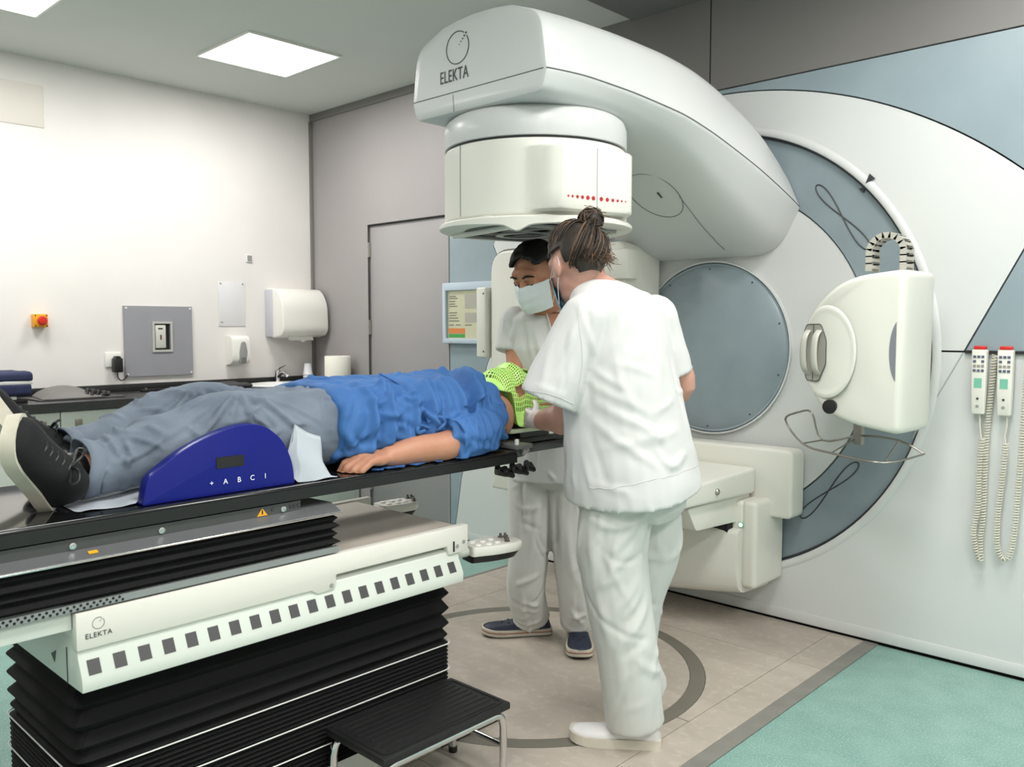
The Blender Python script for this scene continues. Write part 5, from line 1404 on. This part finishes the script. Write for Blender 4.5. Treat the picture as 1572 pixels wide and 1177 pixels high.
# ------------------------------------------------------------------ woman in white
WF = Vector((-.985, -.174, 0)); WL = Vector((.174, -.985, 0)); UP = Vector((0, 0, 1))
wo = thing('person', 'person in white tunic and trousers with brown hair bun, seen from behind', 'person', (-1.58, 2.24, 0))
headc = at(884, 407, 2.73); hf = Vector((-.90, .30, -.36)); hup = Vector((-.3, .05, 1))
neckb = at(924, 452, 2.78)
Lsh, Rsh = at(899, 488, 2.64), at(1004, 488, 2.88)
Lel, Lwr = Vector((-1.772, 2.13, 1.045)), Vector((-1.928, 2.165, 1.018))
Rel, Rwr = at(1047, 592, 2.93), Vector((-1.74, 2.47, 1.03))
pel = at(970, 745, 2.78)
Lhip, Rhip = pel + WL * .10 - UP * .03, pel - WL * .10 - UP * .03
Lkn, Rkn = at(950, 925, 2.71), at(978, 912, 2.88)
Lan, Ran = Vector((-1.548, 2.195, .10)), Vector((-1.68, 2.435, .10))
def tor(mb, spec, F, Lv, p=2.2, tilt=0.0):
    n_ = len(spec) - 1
    mb.loft([ering(c, Lv * a - Vector((0, 0, tilt * max(0, (i - 5) / (n_ - 5)) if n_ > 5 else 0)), F * b_, 28, p) for i, (c, a, b_) in enumerate(spec)])
mb = MB()
p = add_head(mb, headc, hf, hup, 1.0)
limb(mb, [neckb, (neckb + headc) / 2 - UP * .01, headc - UP * .03 - hf * .02], [.066, .056, .056], 18)
tor(mb, [(pel - UP * .06, .14, .11), (pel + UP * .05, .165, .13), (at(957, 620, 2.78), .15, .125), (at(952, 530, 2.78), .165, .125), (at(950, 475, 2.78), .16, .10), (at(940, 455, 2.78), .10, .08)], WF, WL)
limb(mb, [Lsh, (Lsh + Lel) / 2, Lel, (Lel * .6 + Lwr * .4), Lwr], [.062, .055, .052, .047, .030], 18)
limb(mb, [Rsh, (Rsh + Rel) / 2, Rel, Rel * .5 + Rwr * .5, Rwr], [.062, .055, .046, .042, .028], 18)
add_hand(mb, Rwr, Rwr - Rel + Vector((-.2, -.05, 0)), UP, Vector((0, -1, 0)), .92)
for h_, k_, a_ in ((Lhip, Lkn, Lan), (Rhip, Rkn, Ran)):
    limb(mb, [h_, k_, a_], [.085, .055, .037], 16)
    limb(mb, [a_, a_ - UP * .05], [.037, .036])
wbody = put('body', fuse(mb, .0055, 4), M_skin3, wo, 180)
# glove
mb = MB(); hd = Vector((-.93, .34, 0))
add_hand(mb, Lwr + hd.normalized() * .012, hd, Vector((-.34, -.93, .1)), Vector((0, 0, 1)), .92, (40, 28, 8), r=.0088)
limb(mb, [Lwr - (Lwr - Lel).normalized() * .055, Lwr + hd.normalized() * .02], [.037, .033], 18)
put('glove', fuse(mb, .0045, 3), M_glove, wo, 180)
# tunic
mb = MB()
tor(mb, [(at(912, 432, 2.76), .076, .068), (at(922, 437, 2.77), .112, .084), (at(938, 449, 2.78), .168, .104), (at(947, 474, 2.78), .212, .128), (at(951, 520, 2.78), .21, .148), (at(954, 570, 2.78), .212, .168), (at(958, 625, 2.78), .216, .184), (at(966, 690, 2.78), .228, .20), (at(971, 735, 2.78), .235, .208), (at(973, 752, 2.78), .234, .207)], WF, WL, 2.3, .028)
lse = at(842, 615, 2.65)
limb(mb, [Lsh + Vector((0, 0, -.005)), (Lsh * .55 + lse * .45), lse], [.082, .090, .094], 22, 5, (1, 0))
limb(mb, [Rsh, Rsh * .5 + at(1030, 572, 2.92) * .5, at(1030, 575, 2.92)], [.076, .076, .076], 22, 5, (1, 0))
me = fuse(mb, .0065, 3)
g_ = np.random.default_rng(9); segs = []
W3 = lambda x, y, z=2.62: tuple(at(x, y, z))
# creases radiating from the near armpit and down the back, long folds to the hem
for (x0, y0, x1, y1, w, h, z) in [(893, 520, 905, 640, .012, -.016, 2.60), (905, 560, 960, 600, .010, .008, 2.60), (900, 585, 1000, 640, .012, .010, 2.60), (910, 610, 1030, 690, .013, .012, 2.61), (905, 640, 1010, 725, .012, .012, 2.60), (890, 650, 940, 760, .012, -.010, 2.58), (930, 690, 1060, 655, .014, .011, 2.64), (960, 730, 1072, 690, .012, .010, 2.66), (1000, 560, 985, 640, .013, .008, 2.66), (1040, 540, 1060, 640, .012, -.012, 2.72), (960, 480, 930, 560, .013, .008, 2.62), (1000, 500, 960, 560, .013, .008, 2.64), (870, 700, 900, 765, .010, .010, 2.56), (910, 740, 990, 760, .010, .008, 2.6), (1030, 600, 1075, 700, .012, .010, 2.74), (845, 520, 835, 600, .011, .010, 2.58), (865, 500, 870, 610, .010, -.009, 2.55), (885, 490, 860, 560, .010, .010, 2.55), (900, 470, 905, 530, .010, -.008, 2.57), (815, 590, 870, 610, .010, .007, 2.57), (940, 560, 1000, 580, .010, .006, 2.63), (975, 640, 1040, 610, .010, .008, 2.66)]:
    for dz in (0, .05): segs.append((W3(x0, y0, z + dz), W3(x1, y1, z + dz), w, h * (1 if dz == 0 else .5)))
crease(me, [(a, b_, w * 1.35, h * .5) for a, b_, w, h in segs[::2]], (45, lambda p, g: (g.normal() * .6, g.normal() * .6, -.7 + g.normal() * .6), (.08, .26), (.009, .017), (.002, .006), None), 53, lambda P: .003 * waves(P, 15, 51) + .001 * waves(P, 50, 52))
tunic = put('tunic', me, M_scrub, wo, 180)
# shoulder seam and hem stitching
def on_surface(me_o, pts, off=.0006):
    from mathutils.bvhtree import BVHTree
    og = ORG[me_o]; bv = BVHTree.FromPolygons([v.co + og for v in me_o.data.vertices], [tuple(q.vertices) for q in me_o.data.polygons])
    out = []
    for q in pts:
        r = bv.find_nearest(Vector(q)); out.append(r[0] + r[1] * off)
    return out
def on_view(me_o, pts, off):
    """lay points onto the chest side of a garment, along the horizontal facing direction"""
    from mathutils.bvhtree import BVHTree
    og = ORG[me_o]; bv = BVHTree.FromPolygons([v.co + og for v in me_o.data.vertices], [tuple(q.vertices) for q in me_o.data.polygons]); out = []
    d = FH
    for q in pts:
        r = bv.ray_cast(Vector(q) - d * .6, d); hit = r[0] if r[0] is not None else bv.find_nearest(Vector(q))[0]
        out.append(hit - d * off)
    return out
MB().tube(on_surface(tunic, smoothcurve([at(893, 452, 2.6), at(889, 490, 2.56), at(893, 530, 2.56), at(897, 575, 2.56), at(893, 620, 2.56)], 8)), .0012, 5).build('sleeve_seam', M_scrub2, tunic)
MB().tube(on_surface(tunic, smoothcurve([at(880, 755, 2.55), at(930, 752, 2.55), at(990, 738, 2.6), at(1040, 725, 2.65), at(1075, 712, 2.75)], 8)), .0011, 5).build('hem_seam', M_scrub2, tunic)
MB().tube(on_surface(tunic, smoothcurve([at(800, 598, 2.6), at(830, 603, 2.55), at(860, 612, 2.54), at(885, 622, 2.58)], 8)), .0011, 5).build('hem_seam', M_scrub2, tunic)
# trousers
mb = MB()
tor(mb, [(pel + UP * .06, .185, .155), (pel - UP * .01, .195, .168), (pel - UP * .06, .195, .168), (pel - UP * .10, .17, .14)], WF, WL)
limb(mb, [Lhip, at(940, 835, 2.71), Lkn, at(962, 1000, 2.71), Vector((-1.545, 2.198, .075))], [.118, .112, .101, .094, .092], 24, 6, (1, 0))
limb(mb, [Rhip, at(1000, 832, 2.87), Rkn, at(968, 1000, 2.92), Vector((-1.68, 2.435, .075))], [.112, .102, .09, .088, .088], 24, 6, (1, 0))
me = fuse(mb, .0065, 3); segs = []
for (x0, y0, x1, y1, w, h, z) in [(985, 770, 990, 860, .010, -.022, 2.66), (980, 790, 940, 850, .011, .012, 2.62), (975, 830, 920, 900, .012, .012, 2.62), (960, 880, 910, 910, .012, .010, 2.60), (990, 880, 930, 960, .012, .012, 2.62), (1005, 920, 950, 990, .012, .012, 2.63), (1000, 970, 950, 1010, .011, -.008, 2.63), (1000, 1010, 940, 1060, .013, .004, 2.62), (1005, 1080, 945, 1100, .010, .004, 2.62), (890, 800, 905, 900, .012, .008, 2.60), (920, 790, 925, 880, .012, -.008, 2.60), (905, 900, 935, 1010, .012, .010, 2.61), (1010, 830, 1030, 880, .011, .010, 2.75), (1000, 870, 1025, 860, .010, -.008, 2.75), (945, 960, 955, 1080, .012, .006, 2.61)]:
    segs.append((W3(x0, y0, z), W3(x1, y1, z), w * 1.1, h * 1.1))
crease(me, [(a, b_, w * 1.3, h * .55) for a, b_, w, h in segs], (40, lambda p, g: (g.normal() * .4, g.normal() * .4, -1 + g.normal() * .3), (.15, .40), (.010, .018), (.003, .008), None), 63, lambda P: .003 * waves(P, 14, 61, aniso=(1, 1, .6)))
put('trousers', me, M_scrub2, wo, 180)
# shoes
shoe(wo, (-1.478, 2.243, .004), (-1.712, 2.085, .004), (0, 0, 1), M_shoe_w, mat('white_sole', (206, 200, 186), .5), 'clog', 1.05, .95, sole_t=.03)
shoe(wo, (-1.635, 2.41, .004), (-1.84, 2.57, .004), (0, 0, 1), M_shoe_w, mat('white_sole', (206, 200, 186), .5), 'clog', 1.05, .95, sole_t=.03)
# hair: swept cap, bun, loose strands
f, l, u = basis(hf, hup)
hc = headc + (f * -.014 + u * .024)
cap = shell_cap(hc, hf, hup, (.100, .082, .098), lambda a, b, d: (a < .05) and d > (-.075 if a < -.045 else -.04) and not (abs(b) > .045 and a > -.034 and d < .012) or (d > .05 and a < .075), .007, noise=.002, seed=11)
hair = put('hair', cap, M_hair_w, wo, 180)
bunc = at(907, 338, 2.75)
mb = MB(); ball(mb, bunc, .036, .036, .036); g_ = np.random.default_rng(4)
for k in range(12):
    a = g_.uniform(0, 2 * PI); c = bunc + Vector((math.cos(a) * .022, math.sin(a) * .022, g_.uniform(-.02, .02)))
    ball(mb, c, .018, .018, .014, n=10)
limb(mb, [bunc - UP * .01, (bunc + hc) / 2 + u * .02, hc + u * .08], [.026, .032, .045])
me = fuse(mb, .004, 2); displace(me, lambda P, N: .0025 * waves(P, 170, 71))
put('hair_bun', me, M_hair_w, hair, 180)
def hair_path(dirv, lift, jitter):
    # great-circle sweep over the scalp from the hairline towards the bun
    t = (bunc - hc); tl = Vector((t.dot(f) / .100, t.dot(l) / .082, t.dot(u) / .098)).normalized()
    d = Vector(dirv).normalized(); out = []
    for i in range(11):
        k = i / 10; q = (d * (1 - k) + tl * k * 1.0)
        if q.length < .05: q = tl
        q.normalize(); e = lift * math.sin(PI * k) + .002
        out.append(hc + f * q.x * (.100 + e) + l * q.y * (.082 + e) + u * q.z * (.098 + e) + Vector(jitter) * math.sin(PI * k))
    out.append(bunc + (out[-1] - bunc) * .45)
    return out
sd_, sl_ = MB(), MB()
for k in range(620):
    ph = g_.uniform(-PI, PI); fwd = math.cos(ph)
    zlow = -.75 if fwd < -.45 else (.22 if fwd < .35 else .45)
    dv = (math.cos(ph) * .9, math.sin(ph), zlow + g_.uniform(0, .35))
    tb = sl_ if (k % 3 == 0) else sd_
    tb.tube(hair_path(dv, g_.uniform(.001, .012), g_.normal(size=3) * .006), list(np.interp(np.linspace(0, 1, 12), [0, .3, 1], [.0006, .0021, .0014])), 4)
for k in range(60):
    a = g_.uniform(0, 2 * PI); rr = g_.uniform(.034, .043)
    ax1 = Vector(g_.normal(size=3)).normalized(); ax2 = ax1.orthogonal().normalized(); ax3 = ax1.cross(ax2)
    (sl_ if k % 2 else sd_).tube([bunc + (ax2 * math.cos(t) + ax3 * math.sin(t)) * rr for t in np.linspace(a, a + g_.uniform(1.5, 3.5), 14)], .002, 4)
for k in range(95):     # loose ends sticking out behind
    side = (R_V * g_.uniform(.1, 1.0) - FH * g_.uniform(-.2, .8)).normalized(); b0 = hc + side * .09 + u * g_.uniform(-.01, .08)
    sl_.tube(smoothcurve([bunc + side * .02 - UP * .02, b0 + side * g_.uniform(.0, .02), b0 + side * g_.uniform(.012, .045) - UP * g_.uniform(-.01, .05) + R_V * g_.uniform(-.01, .015)], 5), list(np.linspace(.0024, .0007, 11)), 4)
for k in range(16):
    d = (R_V * g_.uniform(-.6, 1) + UP * g_.uniform(-.2, 1) - FH * g_.uniform(-.3, .6)).normalized()
    sl_.tube(smoothcurve([bunc + d * .02, bunc + d * .043, bunc + d * g_.uniform(.048, .06) + R_V * g_.uniform(-.02, .02) - UP * .01], 4), [.0012] * 8 + [.0005], 4)
o = sd_.build('hair_strands', M_hair_w, hair, smooth=180); o['kind'] = 'stuff'
o = sl_.build('hair_strands', M_hair_l, hair, smooth=180); o['kind'] = 'stuff'
face_mask(wo, headc, hf, hup, M_maskb, 1.0, .012, 1.02)

# ------------------------------------------------------------------ man in white
MF = Vector((.40, -.916, 0)); ML = Vector((.916, .40, 0))     # facing, his left
mn = thing('person', 'person in white v neck scrubs, pale face mask and navy clogs', 'person', (-2.33, 2.72, 0))
headc = at(822, 424, 3.40); hf = Vector((.10, -.90, -.42)); hup = Vector((.03, -.38, 1))
f, l, u = basis(hf, hup)
neckb = at(843, 486, 3.50)
Rsh, Lsh = at(793, 496, 3.55), at(893, 494, 3.46)
Rel, Rwr = at(793, 560, 3.50), Vector((-2.375, 2.47, 1.085))
Lel, Lwr = at(905, 570, 3.40), Vector((-2.02, 2.49, 1.085))
pel = at(848, 700, 3.63)
Rhip, Lhip = pel - ML * .09 - UP * .03, pel + ML * .09 - UP * .03
Rkn, Lkn = at(812, 845, 3.62), at(880, 850, 3.58)
Ran, Lan = Vector((-2.445, 2.705, .10)), Vector((-2.255, 2.785, .10))
mb = MB()
p = add_head(mb, headc, hf, hup, 1.03)
limb(mb, [neckb, (neckb + headc) / 2 - UP * .01, headc - u * .035 - f * .02], [.066, .060, .058], 18)
tor(mb, [(pel - UP * .06, .13, .09), (pel + UP * .05, .145, .10), (at(846, 610, 3.58), .14, .095), (at(844, 540, 3.52), .165, .105), (at(843, 500, 3.50), .15, .085), (at(843, 485, 3.50), .09, .07)], MF, ML)
limb(mb, [Rsh, (Rsh + Rel) / 2, Rel, (Rel + Rwr) / 2, Rwr], [.056, .05, .043, .042, .029], 16)
limb(mb, [Lsh, (Lsh + Lel) / 2, Lel, (Lel + Lwr) / 2, Lwr], [.056, .05, .043, .042, .029], 16)
add_hand(mb, Rwr, Vector((.12, -1, -.12)), Vector((-1, 0, .1)), Vector((0, -.1, 1)), 1.0, (6, 8, 6))
add_hand(mb, Lwr, Vector((-.12, -1, -.12)), Vector((1, 0, .1)), Vector((0, -.1, 1)), 1.0, (6, 8, 6))
for h_, k_, a_ in ((Lhip, Lkn, Lan), (Rhip, Rkn, Ran)):
    limb(mb, [h_, k_, a_], [.08, .055, .038], 16); limb(mb, [a_, a_ - UP * .05], [.038, .036])
mbody = put('body', fuse(mb, .0055, 3), M_skin2, mn, 180)
face_bits(mn, p, f, l, u, M_hair_b)
cap = shell_cap(headc + (f * -.014 + u * .026), hf, hup, (.104, .085, .102), lambda a, b, d: (d > .035 and a < .078) or (a < .02 and d > -.03 and not (abs(b) > .05 and a > -.035 and d < .01)) or (a < -.04 and d > -.075), .016, noise=.0022, seed=13)
put('hair', cap, M_hair_b, mn, 180)
face_mask(mn, headc, hf, hup, M_mask, 1.04)
# tunic with v neck
mb = MB()
tor(mb, [(at(842, 474, 3.51), .078, .07), (at(842, 480, 3.51), .118, .086), (at(842, 490, 3.51), .172, .102), (at(844, 535, 3.52), .182, .122), (at(845, 600, 3.57), .178, .122), (at(847, 680, 3.62), .182, .128), (at(848, 735, 3.63), .188, .135)], MF, ML, 2.3)
rs = at(783, 541, 3.53)
limb(mb, [Rsh, (Rsh + rs) / 2, rs], [.068, .066, .064], 20, 5, (1, 0))
limb(mb, [Lsh, at(900, 545, 3.43)], [.07, .07], 20, 5, (1, 0))
me = fuse(mb, .0065, 3); segs = []
for (x0, y0, x1, y1, w, h, z) in [(800, 490, 812, 560, .012, -.014, 3.42), (815, 490, 835, 560, .012, .010, 3.40), (790, 490, 780, 535, .010, .009, 3.46), (808, 520, 830, 600, .012, .010, 3.42), (775, 500, 790, 540, .010, -.008, 3.48), (800, 640, 805, 730, .012, .010, 3.5), (825, 640, 820, 730, .012, -.008, 3.5), (845, 520, 850, 600, .012, .009, 3.4)]:
    segs.append((W3(x0, y0, z), W3(x1, y1, z), w * 1.2, h))
crease(me, segs, (45, lambda p, g: (g.normal() * .5, g.normal() * .5, -.8 + g.normal() * .4), (.06, .18), (.007, .012), (.004, .009), None), 83, lambda P: .003 * waves(P, 18, 81))
tn = put('tunic', me, M_scrub, mn, 180)
# v neck opening: skin wedge with folded edges
v0, v1, v2 = at(834, 462, 3.40), at(880, 462, 3.40), at(852, 526, 3.36)
from mathutils.bvhtree import BVHTree
rows = []
for i in range(9):
    t_ = i / 8; a = v0.lerp(v2, t_); c = v1.lerp(v2, t_); rows.append([a.lerp(c, j / 8) for j in range(9)])
flat = on_view(tn, [q for r in rows for q in r], .004)
b = MB(); b.loft([flat[i * 9:(i + 1) * 9] for i in range(9)], cap=False, closed=False); b.build('neck_skin', M_skin2, mn, smooth=180)
MB().tube(on_view(tn, [v0.lerp(v2, i / 10) for i in range(11)] + [v1.lerp(v2, 1 - i / 10) for i in range(1, 11)], .005), .0042, 6).build('neck_trim', M_scrub, tn)
# trousers
mb = MB()
tor(mb, [(pel + UP * .06, .16, .115), (pel - UP * .02, .172, .125), (pel - UP * .08, .165, .12), (pel - UP * .12, .14, .10)], MF, ML)
limb(mb, [Rhip, at(815, 775, 3.63), Rkn, at(808, 905, 3.64), Vector((-2.445, 2.705, .075))], [.105, .098, .088, .082, .078], 24, 6, (1, 0))
limb(mb, [Lhip, at(875, 775, 3.60), Lkn, at(886, 920, 3.60), Vector((-2.252, 2.782, .075))], [.105, .096, .086, .08, .076], 24, 6, (1, 0))
me = fuse(mb, .0065, 3); segs = []
for (x0, y0, x1, y1, w, h, z) in [(850, 760, 848, 880, .012, -.020, 3.5), (795, 720, 800, 830, .010, -.010, 3.52), (805, 700, 800, 760, .010, .008, 3.5), (830, 760, 815, 860, .012, .010, 3.5), (790, 900, 830, 880, .010, .012, 3.55), (800, 930, 840, 940, .009, .012, 3.55), (795, 945, 835, 952, .008, .010, 3.55), (870, 960, 905, 950, .009, .012, 3.5), (868, 940, 900, 972, .009, .010, 3.5), (870, 800, 880, 900, .012, .010, 3.48)]:
    segs.append((W3(x0, y0, z), W3(x1, y1, z), w * 1.2, h))
crease(me, segs, (60, lambda p, g: (g.normal() * .5, g.normal() * .5, -.8 + g.normal() * .4), (.12, .35), (.009, .015), (.003, .008), None), 93, lambda P: .003 * waves(P, 16, 91, aniso=(1, 1, .6)))
put('trousers', me, M_scrub2, mn, 180)
for hl, to in (((-2.392, 2.765, .0045), (-2.588, 2.545, .0045)), ((-2.295, 2.835, .0045), (-2.10, 2.612, .0045))):
    so, fr = shoe(mn, hl, to, (0, 0, 1), M_shoe_n, M_sole, 'clog', 1.12, .98, stripe=M_stripe, sole_t=.03, outsole=M_black_pl)
    heel, l_, s_, n_, Ls = fr
    for u_, v_, h_ in ((.62, .02, .063), (.62, -.02, .063), (.72, .0, .060), (.74, .03, .05), (.74, -.03, .05), (.84, .012, .052), (.84, -.014, .052)):
        c = heel + l_ * u_ * Ls + s_ * v_ + n_ * (h_ - .0075)
        b = MB(); ball(b, c, .0055, .0055, .004, n=8); b.build('vent_hole', M_black_pl, so)
